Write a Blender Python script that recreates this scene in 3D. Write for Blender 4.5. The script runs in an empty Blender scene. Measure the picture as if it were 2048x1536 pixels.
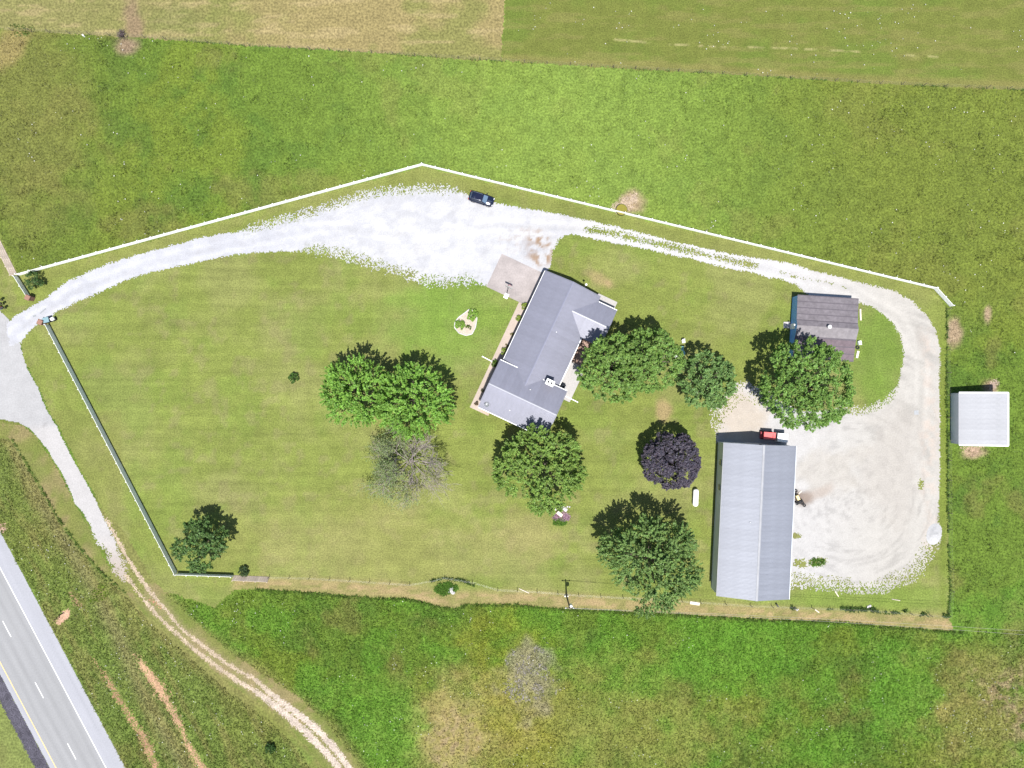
import bpy, math, random
import numpy as np
from mathutils import Vector, Matrix

# ------------------------------------------------------------------ camera, sky, sun, exposure
scn = bpy.context.scene
S = 0.088          # metres per photo pixel on the ground
H = 120.0          # height of the drone
cam_d = bpy.data.cameras.new('camera')
cam = bpy.data.objects.new('camera', cam_d)
scn.collection.objects.link(cam)
cam.location = (0, 0, H)
cam.rotation_euler = (0, 0, 0)
cam_d.sensor_width = 36.0
cam_d.lens = 36.0 * H / (2048 * S)
cam_d.clip_start = 1.0
cam_d.clip_end = 3000.0
scn.camera = cam

SUN_EL = math.radians(71.0)
SUN_AZ_X = 0.035    # sun stands a little right of straight down in the picture
sun_dir = Vector((SUN_AZ_X * math.cos(SUN_EL), -math.cos(SUN_EL), math.sin(SUN_EL))).normalized()
world = bpy.data.worlds.new('World')
scn.world = world
world.use_nodes = True
wn = world.node_tree
bg = wn.nodes['Background']
sky = wn.nodes.new('ShaderNodeTexSky')
sky.sky_type = 'NISHITA'
sky.sun_disc = False
sky.sun_elevation = SUN_EL
sky.sun_rotation = math.radians(178.0)
wn.links.new(sky.outputs[0], bg.inputs[0])
bg.inputs[1].default_value = 0.08
sun_d = bpy.data.lights.new('sun', 'SUN')
sun_d.energy = 4.6
sun_d.angle = math.radians(0.5)
sun_d.color = (1.0, 0.965, 0.91)
sun = bpy.data.objects.new('sun', sun_d)
scn.collection.objects.link(sun)
sun.rotation_euler = sun_dir.to_track_quat('Z', 'Y').to_euler()
sun.location = (0, -40, 110)
vs = scn.view_settings
vs.view_transform = 'Standard'
vs.look = 'None'
vs.gamma = 1.0
vs.use_curve_mapping = False
vs.exposure = 0.87
scn.cycles.max_bounces = 6
scn.cycles.diffuse_bounces = 3
scn.cycles.transparent_max_bounces = 4

COL = scn.collection
rng = np.random.default_rng(7)
random.seed(7)

# ------------------------------------------------------------------ small helpers
def W(px, py, h=0.0):
    k = S * (1 - h / H)
    return ((px - 1024) * k, (768 - py) * k)

def WA(pts, h=0.0):
    a = np.asarray(pts, float)
    k = S * (1 - h / H)
    return np.stack([(a[:, 0] - 1024) * k, (768 - a[:, 1]) * k], 1)

def tag(o, label=None, cat=None, group=None, kind=None):
    if label: o['label'] = label
    if cat: o['category'] = cat
    if group: o['group'] = group
    if kind: o['kind'] = kind
    return o

def empty(name, x, y, z=0.0, rz=0.0, label=None, cat=None, group=None):
    o = bpy.data.objects.new(name, None)
    COL.objects.link(o)
    o.empty_display_size = 0.3
    o.location = (x, y, z)
    o.rotation_euler = (0, 0, rz)
    return tag(o, label, cat, group)

def link(name, me, mat=None, parent=None):
    o = bpy.data.objects.new(name, me)
    COL.objects.link(o)
    if mat is not None and not me.materials:
        me.materials.append(mat)
    if parent is not None:
        o.parent = parent
    return o

def copy_tree(o, parent=None):
    c = o.copy()
    COL.objects.link(c)
    if parent is not None:
        c.parent = parent
    for ch in list(o.children):
        copy_tree(ch, c)
    return c

class MB:
    """collects simple solids and links them as one mesh object"""
    def __init__(self):
        self.v = []; self.f = []
    def add(self, verts, faces):
        n = len(self.v)
        self.v += [tuple(p) for p in verts]
        self.f += [tuple(i + n for i in f) for f in faces]
        return self
    def box(self, x0, x1, y0, y1, z0, z1):
        return self.add([(x0,y0,z0),(x1,y0,z0),(x1,y1,z0),(x0,y1,z0),(x0,y0,z1),(x1,y0,z1),(x1,y1,z1),(x0,y1,z1)],
                        [(0,3,2,1),(4,5,6,7),(0,1,5,4),(1,2,6,5),(2,3,7,6),(3,0,4,7)])
    def cbox(self, x0, x1, y0, y1, z0, z1, b=0.03):
        # box with chamfered upper edges
        self.add([(x0,y0,z0),(x1,y0,z0),(x1,y1,z0),(x0,y1,z0),(x0,y0,z1-b),(x1,y0,z1-b),(x1,y1,z1-b),(x0,y1,z1-b),
                  (x0+b,y0+b,z1),(x1-b,y0+b,z1),(x1-b,y1-b,z1),(x0+b,y1-b,z1)],
                 [(0,3,2,1),(0,1,5,4),(1,2,6,5),(2,3,7,6),(3,0,4,7),(4,5,9,8),(5,6,10,9),(6,7,11,10),(7,4,8,11),(8,9,10,11)])
        return self
    def tube(self, p, q, r0, r1=None, n=8, cap=True):
        r1 = r0 if r1 is None else r1
        p = Vector(p); q = Vector(q)
        d = (q - p)
        if d.length < 1e-6: return self
        d.normalize()
        a = d.orthogonal().normalized(); b = d.cross(a)
        vs_ = []
        for c, r in ((p, r0), (q, r1)):
            for i in range(n):
                t = 2 * math.pi * i / n
                vs_.append(c + a * (r * math.cos(t)) + b * (r * math.sin(t)))
        fs = [(i, (i+1) % n, n + (i+1) % n, n + i) for i in range(n)]
        if cap:
            fs += [tuple(range(n-1, -1, -1)), tuple(range(n, 2*n))]
        return self.add(vs_, fs)
    def lathe(self, prof, n=20, c=(0,0,0)):
        vs_ = []; fs = []
        for r, z in prof:
            for i in range(n):
                t = 2*math.pi*i/n
                vs_.append((c[0]+r*math.cos(t), c[1]+r*math.sin(t), c[2]+z))
        for k in range(len(prof)-1):
            for i in range(n):
                fs.append((k*n+i, k*n+(i+1)%n, (k+1)*n+(i+1)%n, (k+1)*n+i))
        return self.add(vs_, fs)
    def loft(self, secs, cap=True):
        n = len(secs[0]); vs_ = [p for s in secs for p in s]; fs = []
        for k in range(len(secs)-1):
            for i in range(n):
                fs.append((k*n+i, k*n+(i+1)%n, (k+1)*n+(i+1)%n, (k+1)*n+i))
        if cap:
            fs += [tuple(range(n-1,-1,-1)), tuple(range((len(secs)-1)*n, len(secs)*n))]
        return self.add(vs_, fs)
    def prism(self, poly, z0, z1):
        n = len(poly)
        vs_ = [(x,y,z0) for x,y in poly] + [(x,y,z1) for x,y in poly]
        fs = [tuple(range(n-1,-1,-1)), tuple(range(n,2*n))] + [(i,(i+1)%n,n+(i+1)%n,n+i) for i in range(n)]
        return self.add(vs_, fs)
    def mesh(self, name):
        me = bpy.data.meshes.new(name)
        me.from_pydata(self.v, [], self.f)
        me.update()
        import bmesh
        bm = bmesh.new(); bm.from_mesh(me)
        bmesh.ops.recalc_face_normals(bm, faces=bm.faces)
        bm.to_mesh(me); bm.free()
        return me
    def build(self, name, mat, parent=None, smooth=False):
        me = self.mesh(name)
        if smooth:
            me.polygons.foreach_set('use_smooth', [True]*len(me.polygons))
        return link(name, me, mat, parent)

def np_mesh(name, verts, quads=None, tris=None, tint=None, smooth=False):
    me = bpy.data.meshes.new(name)
    verts = np.asarray(verts, np.float32)
    me.vertices.add(len(verts))
    me.vertices.foreach_set('co', verts.ravel())
    idx = []; tot = []
    if quads is not None and len(quads):
        idx.append(np.asarray(quads, np.int32).ravel()); tot.append(np.full(len(quads), 4, np.int32))
    if tris is not None and len(tris):
        idx.append(np.asarray(tris, np.int32).ravel()); tot.append(np.full(len(tris), 3, np.int32))
    idx = np.concatenate(idx); tot = np.concatenate(tot)
    me.loops.add(len(idx)); me.loops.foreach_set('vertex_index', idx)
    me.polygons.add(len(tot))
    me.polygons.foreach_set('loop_start', np.concatenate([[0], np.cumsum(tot)[:-1]]).astype(np.int32))
    me.polygons.foreach_set('loop_total', tot)
    if smooth:
        me.polygons.foreach_set('use_smooth', np.ones(len(tot), bool))
    if tint is not None:
        at = me.attributes.new('tint', 'FLOAT_COLOR', 'POINT')
        c = np.ones((len(verts), 4), np.float32); c[:, :3] = tint
        at.data.foreach_set('color', c.ravel())
    me.update(calc_edges=True)
    return me

# ------------------------------------------------------------------ numpy noise and distance fields
def hash2(ix, iy, seed):
    n = (ix.astype(np.int64) * 374761393 + iy.astype(np.int64) * 668265263 + seed * 144665) & 0xffffffff
    n = ((n ^ (n >> 13)) * 1274126177) & 0xffffffff
    n = (n ^ (n >> 16)) & 0xffffff
    return n / float(0xffffff)

def vnoise(x, y, seed=0):
    ix = np.floor(x); iy = np.floor(y)
    fx = x - ix; fy = y - iy
    fx = fx*fx*(3-2*fx); fy = fy*fy*(3-2*fy)
    a = hash2(ix, iy, seed); b = hash2(ix+1, iy, seed); c = hash2(ix, iy+1, seed); d = hash2(ix+1, iy+1, seed)
    return (a*(1-fx)+b*fx)*(1-fy) + (c*(1-fx)+d*fx)*fy

def fbm(x, y, size, octv=4, seed=0, gain=0.55):
    s = 0; a = 1; t = 0
    x = x / size; y = y / size
    for k in range(octv):
        s = s + a * vnoise(x + 17.3*k, y - 9.1*k, seed + k); t += a
        a *= gain; x = x*2.03; y = y*2.03
    return s / t

def grit(x, y, cell, seed=0):
    return hash2(np.floor(x/cell+0.01), np.floor(y/cell+0.01), seed) - 0.5

def sstep(a, b, x):
    t = np.clip((x - a) / (b - a), 0, 1)
    return t*t*(3-2*t)

def d_line(x, y, pts):
    best = np.full(x.shape, 1e9)
    for (ax, ay), (bx, by) in zip(pts[:-1], pts[1:]):
        dx, dy = bx-ax, by-ay
        t = np.clip(((x-ax)*dx + (y-ay)*dy) / (dx*dx+dy*dy+1e-9), 0, 1)
        best = np.minimum(best, (x-ax-t*dx)**2 + (y-ay-t*dy)**2)
    return np.sqrt(best)

def sd_poly(x, y, poly):
    d = d_line(x, y, np.vstack([poly, poly[:1]]))
    inside = np.zeros(x.shape, bool)
    n = len(poly); j = n-1
    for i in range(n):
        xi, yi = poly[i]; xj, yj = poly[j]
        c = ((yi > y) != (yj > y)) & (x < (xj-xi)*(y-yi)/(yj-yi+1e-12) + xi)
        inside ^= c; j = i
    return np.where(inside, -d, d)

def blob(x, y, px, py, rx, ry, rot=0.0, rough=0.5, seed=0, soft=0.5):
    cx, cy = W(px, py); rx *= S; ry *= S
    c, s = math.cos(rot), math.sin(rot)
    u = ((x-cx)*c + (y-cy)*s)/rx; v = (-(x-cx)*s + (y-cy)*c)/ry
    r = np.sqrt(u*u+v*v) + rough*(fbm(x, y, 3.0, 4, seed+50)-0.5)*2
    return 1 - sstep(1-soft, 1+soft, r)

def mix(a, b, t):
    t = np.asarray(t)[..., None]
    return a*(1-t) + np.asarray(b)*t

# ------------------------------------------------------------------ materials
def nodes(name):
    m = bpy.data.materials.new(name)
    m.use_nodes = True
    nt = m.node_tree
    return m, nt, nt.nodes['Principled BSDF']

def N(nt, t, **kw):
    n = nt.nodes.new(t)
    for k, v in kw.items():
        if k in n.inputs: n.inputs[k].default_value = v
        else: setattr(n, k, v)
    return n

def ramp(nt, fac, stops):
    r = nt.nodes.new('ShaderNodeValToRGB')
    e = r.color_ramp.elements
    while len(e) < len(stops): e.new(0.5)
    for el, (p, c) in zip(e, stops):
        el.position = p; el.color = (c[0], c[1], c[2], 1) if not isinstance(c, (int, float)) else (c, c, c, 1)
    nt.links.new(fac, r.inputs[0])
    return r.outputs[0]

def mul(nt, a, b, mode='MULTIPLY', fac=1.0):
    m = nt.nodes.new('ShaderNodeMix'); m.data_type = 'RGBA'; m.blend_type = mode
    m.inputs[0].default_value = fac
    nt.links.new(a, m.inputs[6]); nt.links.new(b, m.inputs[7])
    return m.outputs[2]

def noise(nt, vec, scale, detail=4, rough=0.6):
    n = N(nt, 'ShaderNodeTexNoise', Scale=scale, Detail=detail, Roughness=rough)
    nt.links.new(vec, n.inputs['Vector'])
    return n.outputs['Fac']

def ground_mat(name, grain=(0.55, 1.45), g_scale=3.2, mid=(0.85, 1.15), bump=0.6, rough=0.95, speck=None):
    """colour of the ground comes from the tint written per vertex; grain and relief from noise"""
    m, nt, b = nodes(name)
    tc = N(nt, 'ShaderNodeTexCoord')
    at = N(nt, 'ShaderNodeAttribute', attribute_name='tint')
    n1 = noise(nt, tc.outputs['Object'], g_scale, 3, 0.6)
    n2 = noise(nt, tc.outputs['Object'], 0.55, 4, 0.65)
    c = mul(nt, at.outputs['Color'], ramp(nt, n1, [(0.36, grain[0]), (0.64, grain[1])]))
    c = mul(nt, c, ramp(nt, n2, [(0.34, mid[0]), (0.66, mid[1])]))
    if speck:
        n3 = noise(nt, tc.outputs['Object'], 2.1, 2, 0.5)
        mx = nt.nodes.new('ShaderNodeMix'); mx.data_type = 'RGBA'
        nt.links.new(ramp(nt, n3, [(speck[0], 0.0), (speck[0]+0.06, speck[2])]), mx.inputs[0])
        nt.links.new(c, mx.inputs[6]); mx.inputs[7].default_value = (*speck[1], 1)
        c = mx.outputs[2]
    nt.links.new(c, b.inputs['Base Color'])
    b.inputs['Roughness'].default_value = rough
    b.inputs['Specular IOR Level'].default_value = 0.15
    bp = N(nt, 'ShaderNodeBump', Strength=bump, Distance=0.15)
    nt.links.new(n1, bp.inputs['Height'])
    nt.links.new(bp.outputs[0], b.inputs['Normal'])
    return m

def plain(name, col, rough=0.6, metal=0.0, var=0.12, scale=2.0, spec=0.4, bump=0.0, per_obj=0.0):
    m, nt, b = nodes(name)
    tc = N(nt, 'ShaderNodeTexCoord')
    n1 = noise(nt, tc.outputs['Object'], scale, 5, 0.65)
    rgb = N(nt, 'ShaderNodeRGB'); rgb.outputs[0].default_value = (*col, 1)
    c = mul(nt, rgb.outputs[0], ramp(nt, n1, [(0.3, 1-var), (0.7, 1+var)]))
    if 'roof' in name:
        n2 = noise(nt, tc.outputs['Object'], 0.35, 4, 0.7)
        c = mul(nt, c, ramp(nt, n2, [(0.35, 0.90), (0.65, 1.07)]))
    if per_obj:
        oi = N(nt, 'ShaderNodeObjectInfo')
        c = mul(nt, c, ramp(nt, oi.outputs['Random'], [(0.0, 1-per_obj), (1.0, 1+per_obj)]))
    nt.links.new(c, b.inputs['Base Color'])
    b.inputs['Roughness'].default_value = rough
    b.inputs['Metallic'].default_value = metal
    b.inputs['Specular IOR Level'].default_value = spec
    if bump:
        bp = N(nt, 'ShaderNodeBump', Strength=bump, Distance=0.05)
        nt.links.new(n1, bp.inputs['Height']); nt.links.new(bp.outputs[0], b.inputs['Normal'])
    return m

def leaf_mat(name, trans=0.35):
    m, nt, b = nodes(name)
    at = N(nt, 'ShaderNodeAttribute', attribute_name='tint')
    nt.links.new(at.outputs['Color'], b.inputs['Base Color'])
    b.inputs['Roughness'].default_value = 0.55
    b.inputs['Specular IOR Level'].default_value = 0.35
    t = N(nt, 'ShaderNodeBsdfTranslucent')
    nt.links.new(at.outputs['Color'], t.inputs['Color'])
    ms = N(nt, 'ShaderNodeMixShader'); ms.inputs[0].default_value = trans
    out = nt.nodes['Material Output']
    nt.links.new(b.outputs[0], ms.inputs[1]); nt.links.new(t.outputs[0], ms.inputs[2])
    nt.links.new(ms.outputs[0], out.inputs[0])
    return m

M = {}
M['pasture'] = ground_mat('pasture_grass', (0.70, 1.30), 2.8, (0.85, 1.15), 0.5)
M['lawn'] = ground_mat('lawn_grass', (0.74, 1.26), 4.2, (0.90, 1.10), 0.4)
M['hay'] = ground_mat('cut_hay', (0.68, 1.32), 2.6, (0.9, 1.1), 0.5)
M['gravel'] = ground_mat('gravel', (0.93, 1.07), 4.5, (0.96, 1.04), 0.12)
M['concrete'] = ground_mat('concrete', (0.93, 1.07), 4.0, (0.95, 1.05), 0.1)
M['pavement'] = ground_mat('highway_pavement', (0.95, 1.05), 5.0, (0.985, 1.015), 0.08)
M['soil'] = ground_mat('bare_soil', (0.7, 1.3), 4.0, (0.85, 1.15), 0.5)
M['asphalt'] = ground_mat('dark_shoulder', (0.6, 1.4), 5.0, (0.85, 1.15), 0.3)
M['leaf'] = leaf_mat('leaves')
M['blade'] = leaf_mat('grass_blades', 0.3)
M['bark'] = plain('bark', (0.13, 0.105, 0.085), 0.9, var=0.35, scale=6, bump=0.5)
M['deadwood'] = plain('dead_wood', (0.25, 0.215, 0.20), 0.9, var=0.3, scale=5)
M['white'] = plain('white_paint', (0.82, 0.82, 0.82), 0.5, var=0.05)
M['oldwood'] = plain('weathered_paint', (0.55, 0.45, 0.37), 0.9, var=0.45, scale=3.5)
M['postwood'] = plain('post_wood', (0.16, 0.13, 0.10), 0.9, var=0.3, scale=8)
M['wire'] = plain('fence_wire', (0.25, 0.25, 0.25), 0.5, metal=0.6)
M['cable'] = plain('power_cable', (0.30, 0.28, 0.24), 0.5)
M['brick'] = plain('red_brick', (0.22, 0.12, 0.088), 0.85, var=0.3, scale=9)
M['tanbrick'] = plain('tan_brick', (0.42, 0.30, 0.23), 0.85, var=0.2, scale=7)
M['houseroof'] = plain('house_metal_roof', (0.168, 0.172, 0.215), 0.5, metal=0.1, var=0.07, scale=1.2, per_obj=0.05)
M['barnroof'] = plain('barn_metal_roof', (0.190, 0.202, 0.238), 0.5, metal=0.08, var=0.05, scale=0.8, per_obj=0.04)
M['shedroof'] = plain('shed_metal_roof', (0.275, 0.28, 0.30), 0.6, metal=0.0, var=0.05, scale=0.9, per_obj=0.04)
M['barnwall'] = plain('barn_metal_wall', (0.54, 0.58, 0.62), 0.5, metal=0.05, var=0.06)
M['shedwall'] = plain('shed_metal_wall', (0.52, 0.54, 0.60), 0.5, metal=0.1, var=0.06)
M['bluewall'] = plain('blue_siding', (0.20, 0.44, 0.82), 0.55, var=0.08)
M['rollroof'] = plain('rolled_roofing', (0.118, 0.106, 0.118), 0.9, var=0.22, scale=1.6, per_obj=0.14)
M['rollroof_sunlit'] = plain('sunlit_rolled_roofing', (0.175, 0.162, 0.172), 0.9, var=0.18, scale=1.6, per_obj=0.06)  # lighter grey paints in the extra sun on the steep south slope
M['rollroof_brown'] = plain('brown_rolled_roofing', (0.118, 0.092, 0.105), 0.9, var=0.2, scale=1.6, per_obj=0.1)
M['seam'] = plain('tar_seam', (0.085, 0.075, 0.088), 0.9)
M['glass'] = plain('window_glass', (0.05, 0.06, 0.07), 0.1, spec=0.6)
M['dark'] = plain('black_plastic', (0.018, 0.018, 0.02), 0.6)
M['rubber'] = plain('rubber', (0.02, 0.02, 0.022), 0.85)
M['carpaint'] = plain('navy_paint', (0.010, 0.014, 0.035), 0.22, metal=0.2, var=0.05, spec=0.6)
M['carglass'] = plain('car_glass', (0.10, 0.15, 0.22), 0.12, var=0.02, spec=0.7)
M['carroof'] = plain('black_roof_glass', (0.006, 0.008, 0.025), 0.2, spec=0.6)
M['chrome'] = plain('chrome', (0.75, 0.75, 0.77), 0.2, metal=0.9)
M['headlight'] = plain('headlight_lens', (0.75, 0.78, 0.8), 0.15)
M['redlens'] = plain('red_lens', (0.4, 0.02, 0.02), 0.2)
M['red'] = plain('red_paint', (0.62, 0.10, 0.10), 0.4, var=0.08)
M['red_shaded'] = plain('shaded_red_paint', (0.25, 0.04, 0.05), 0.5)  # red darkened to paint the barn's shade on the vehicle body; rack shares it
M['yellow'] = plain('tan_yellow_paint', (0.62, 0.52, 0.28), 0.5)
M['teal'] = plain('teal_plastic', (0.20, 0.42, 0.43), 0.5)
M['paleblue'] = plain('blue_green_lid', (0.15, 0.24, 0.27), 0.5)
M['steel'] = plain('grey_steel', (0.30, 0.31, 0.32), 0.45, metal=0.5)
M['algae'] = plain('algae_water', (0.17, 0.15, 0.018), 0.35, var=0.12, scale=2.5)
M['tankgreen'] = plain('olive_tank_wall', (0.09, 0.095, 0.03), 0.6)
M['roadpaint'] = plain('white_road_paint', (0.62, 0.62, 0.61), 0.7, var=0.06)
M['yellowpaint'] = plain('yellow_road_paint', (0.62, 0.42, 0.17), 0.7, var=0.1)
M['mulch'] = plain('mulch', (0.36, 0.31, 0.255), 0.95, var=0.3, scale=6)
M['stone'] = plain('pale_stone', (0.44, 0.42, 0.43), 0.9, var=0.25, scale=4, per_obj=0.3)
M['timber'] = plain('pale_timber', (0.52, 0.46, 0.38), 0.85, var=0.2, scale=4, per_obj=0.2)
M['brown'] = plain('brown_sign_paint', (0.13, 0.07, 0.05), 0.7)
M['galv'] = plain('galvanised', (0.5, 0.51, 0.53), 0.4, metal=0.6)
M['gold'] = plain('insulator', (0.75, 0.75, 0.76), 0.3)

# ------------------------------------------------------------------ outlines (photo pixels -> metres)
DRIVE = WA([(25,636),(70,609),(95,594),(140,561),(185,541),(225,524),(275,511),(325,496),(375,483),(425,471),(475,463),(512,454),
 (562,441),(622,424),(662,409),(700,396),(750,384),(800,379),(857,376),(912,379),(950,394),(990,406),(1024,413),(1124,429),(1199,446),(1274,464),
 (1349,484),(1399,494),(1474,511),(1536,519),(1586,529),(1636,544),(1686,556),(1736,569),(1786,581),(1823,601),(1851,629),
 (1871,659),(1881,696),(1878,768),(1879,843),(1880,918),(1878,993),(1877,1030),(1878,1060),(1862,1090),(1848,1118),
 (1831,1143),(1800,1162),(1773,1172),(1736,1182),(1711,1179),(1661,1167),(1611,1164),(1570,1162),(1540,1150),(1540,900),(1480,900),
 (1434,884),(1434,860),(1438,820),(1452,796),(1472,772),(1492,764),(1530,790),(1600,822),(1686,820),(1711,825),(1743,818),(1773,798),
 (1796,773),(1801,746),(1808,709),(1801,671),(1786,649),(1768,629),(1751,616),(1721,606),(1690,598),(1620,592),(1593,569),(1561,559),(1536,556),
 (1499,544),(1449,536),(1374,516),(1299,499),(1249,489),(1199,479),(1149,470),(1131,470),(1116,481),(1106,504),(1099,534),
 (1088,545),(1040,590),(975,571),(937,561),(887,564),(837,559),(799,541),(762,531),(724,519),(687,509),(649,501),(612,500),(562,503),(512,505),
 (475,509),(425,518),(375,529),(300,544),(250,561),(200,584),(150,606),(105,629),(82,644),(57,664),(40,686),(20,690),(12,650)])
STRIP = WA([(1175,458),(1239,470),(1299,484),(1374,501),(1449,519),(1510,530)])
STRIP2 = WA([(1560,545),(1600,556),(1660,565),(1690,574)])
SCAT = WA([(512,452),(622,424),(700,398),(800,380),(900,378)])
SCAT2 = WA([(640,500),(700,512),(790,540),(840,556),(880,566),(930,560)])
SCAT3 = WA([(1560,1160),(1660,1165),(1740,1176),(1830,1140),(1860,1085)])
SCAT4 = WA([(1438,830),(1480,800),(1520,800)])
SCAT5 = WA([(1686,818),(1743,818),(1785,790)])
ROAD = WA([(-60,560),(0,622),(18,640),(40,688),(45,711),(55,739),(72,768),(75,773),(92,818),(115,855),(140,908),(160,943),(190,998),(207,1033),(225,1068),
 (246,1130),(252,1158),(247,1160),(232,1138),(206,1093),(185,1063),(170,1030),(150,1005),(130,958),(112,928),(95,898),(70,868),(57,855),(37,845),(0,838),(-60,836)])
TRK_R = WA([(214,1040),(240,1088),(262,1128),(278,1152),(300,1184),(332,1219),(362,1257),(400,1287),(450,1325),(512,1360),(542,1387),(574,1412),(612,1439),(642,1467),(672,1500),(700,1540),(715,1570)])
TRK_L = WA([(250,1150),(275,1182),(300,1214),(337,1252),(375,1287),(425,1327),(475,1362),(512,1382),(542,1404),(577,1434),(612,1464),(642,1494),(676,1532),(700,1570)])
HAY = WA([(-40,-30),(1012,-30),(1003,122),(900,118),(760,106),(640,98),(500,92),(400,84),(290,76),(220,72),(100,66),(60,58),(-40,58)])
MOWN = WA([(1012,-30),(2100,-30),(2100,182),(1900,174),(1760,167),(1600,156),(1400,144),(1280,140),(1140,130),(1003,122)])
LAWN = WA([(38,552),(200,508),(440,443),(845,333),(1100,394),(1400,466),(1700,538),(1866,579),(1892,615),(1893,700),(1892,800),(1893,960),(1897,1090),(1897,1232),
 (1906,1262),(1786,1254),(1686,1244),(1536,1239),(1274,1224),(1124,1217),(1024,1208),(937,1208),(912,1217),(882,1214),(849,1204),(812,1197),(712,1193),(612,1184),(512,1177),(470,1180),(430,1215),(350,1188),
 (326,1180),(300,1150),(270,1100),(240,1050),(215,1030),(190,990),(160,935),(140,900),(115,850),(92,812),(76,770),(56,735),(44,708),(42,690),(30,660),(20,640),(-30,590),(-30,430),(0,470)])
VERGE = WA([(-30,842),(37,848),(57,858),(70,870),(112,930),(150,1008),(185,1065),(220,1140),(245,1165),(300,1225),(370,1290),(460,1368),(540,1420),(600,1480),(650,1540),(720,1550),(719,1527),(662,1452),(599,1392),
 (512,1337),(457,1302),(400,1250),(332,1184),(312,1165),(285,1175),(300,1240),(250,1182),(207,1148),(155,1090),(112,1028),(67,950),(25,878),(-30,868)])
HIGHWAY_DIR = Vector((0.475, -0.88)).normalized()
FENCE_S = WA([(540,1153),(620,1155),(700,1160),(820,1168),(866,1160),(890,1154),(945,1163),(996,1178),(1074,1182),(1157,1189),(1290,1196),(1400,1203),(1500,1210),(1585,1213),(1660,1216),(1740,1219),(1820,1226),(1896,1232)])
FENCE_E = WA([(1893,618),(1893,700),(1893,790),(1895,880),(1895,960),(1896,1090),(1900,1180),(1896,1232)])
FENCE_N = WA([(-10,60),(100,66),(220,72),(290,76),(500,93),(700,104),(1003,123),(1140,131),(1400,146),(1760,168),(2058,181)])

# ------------------------------------------------------------------ tint fields (base colours of the land)
GREEN = np.array([0.072, 0.116, 0.017]); DEEP = np.array([0.045, 0.088, 0.014]); YEL = np.array([0.100, 0.128, 0.018])
OLIVE = np.array([0.102, 0.104, 0.030]); BRIGHT = np.array([0.068, 0.148, 0.017]); TAN = np.array([0.19, 0.15, 0.065])
PINK = np.array([0.24, 0.175, 0.125]); ORANGE = np.array([0.30, 0.19, 0.115])

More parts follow.
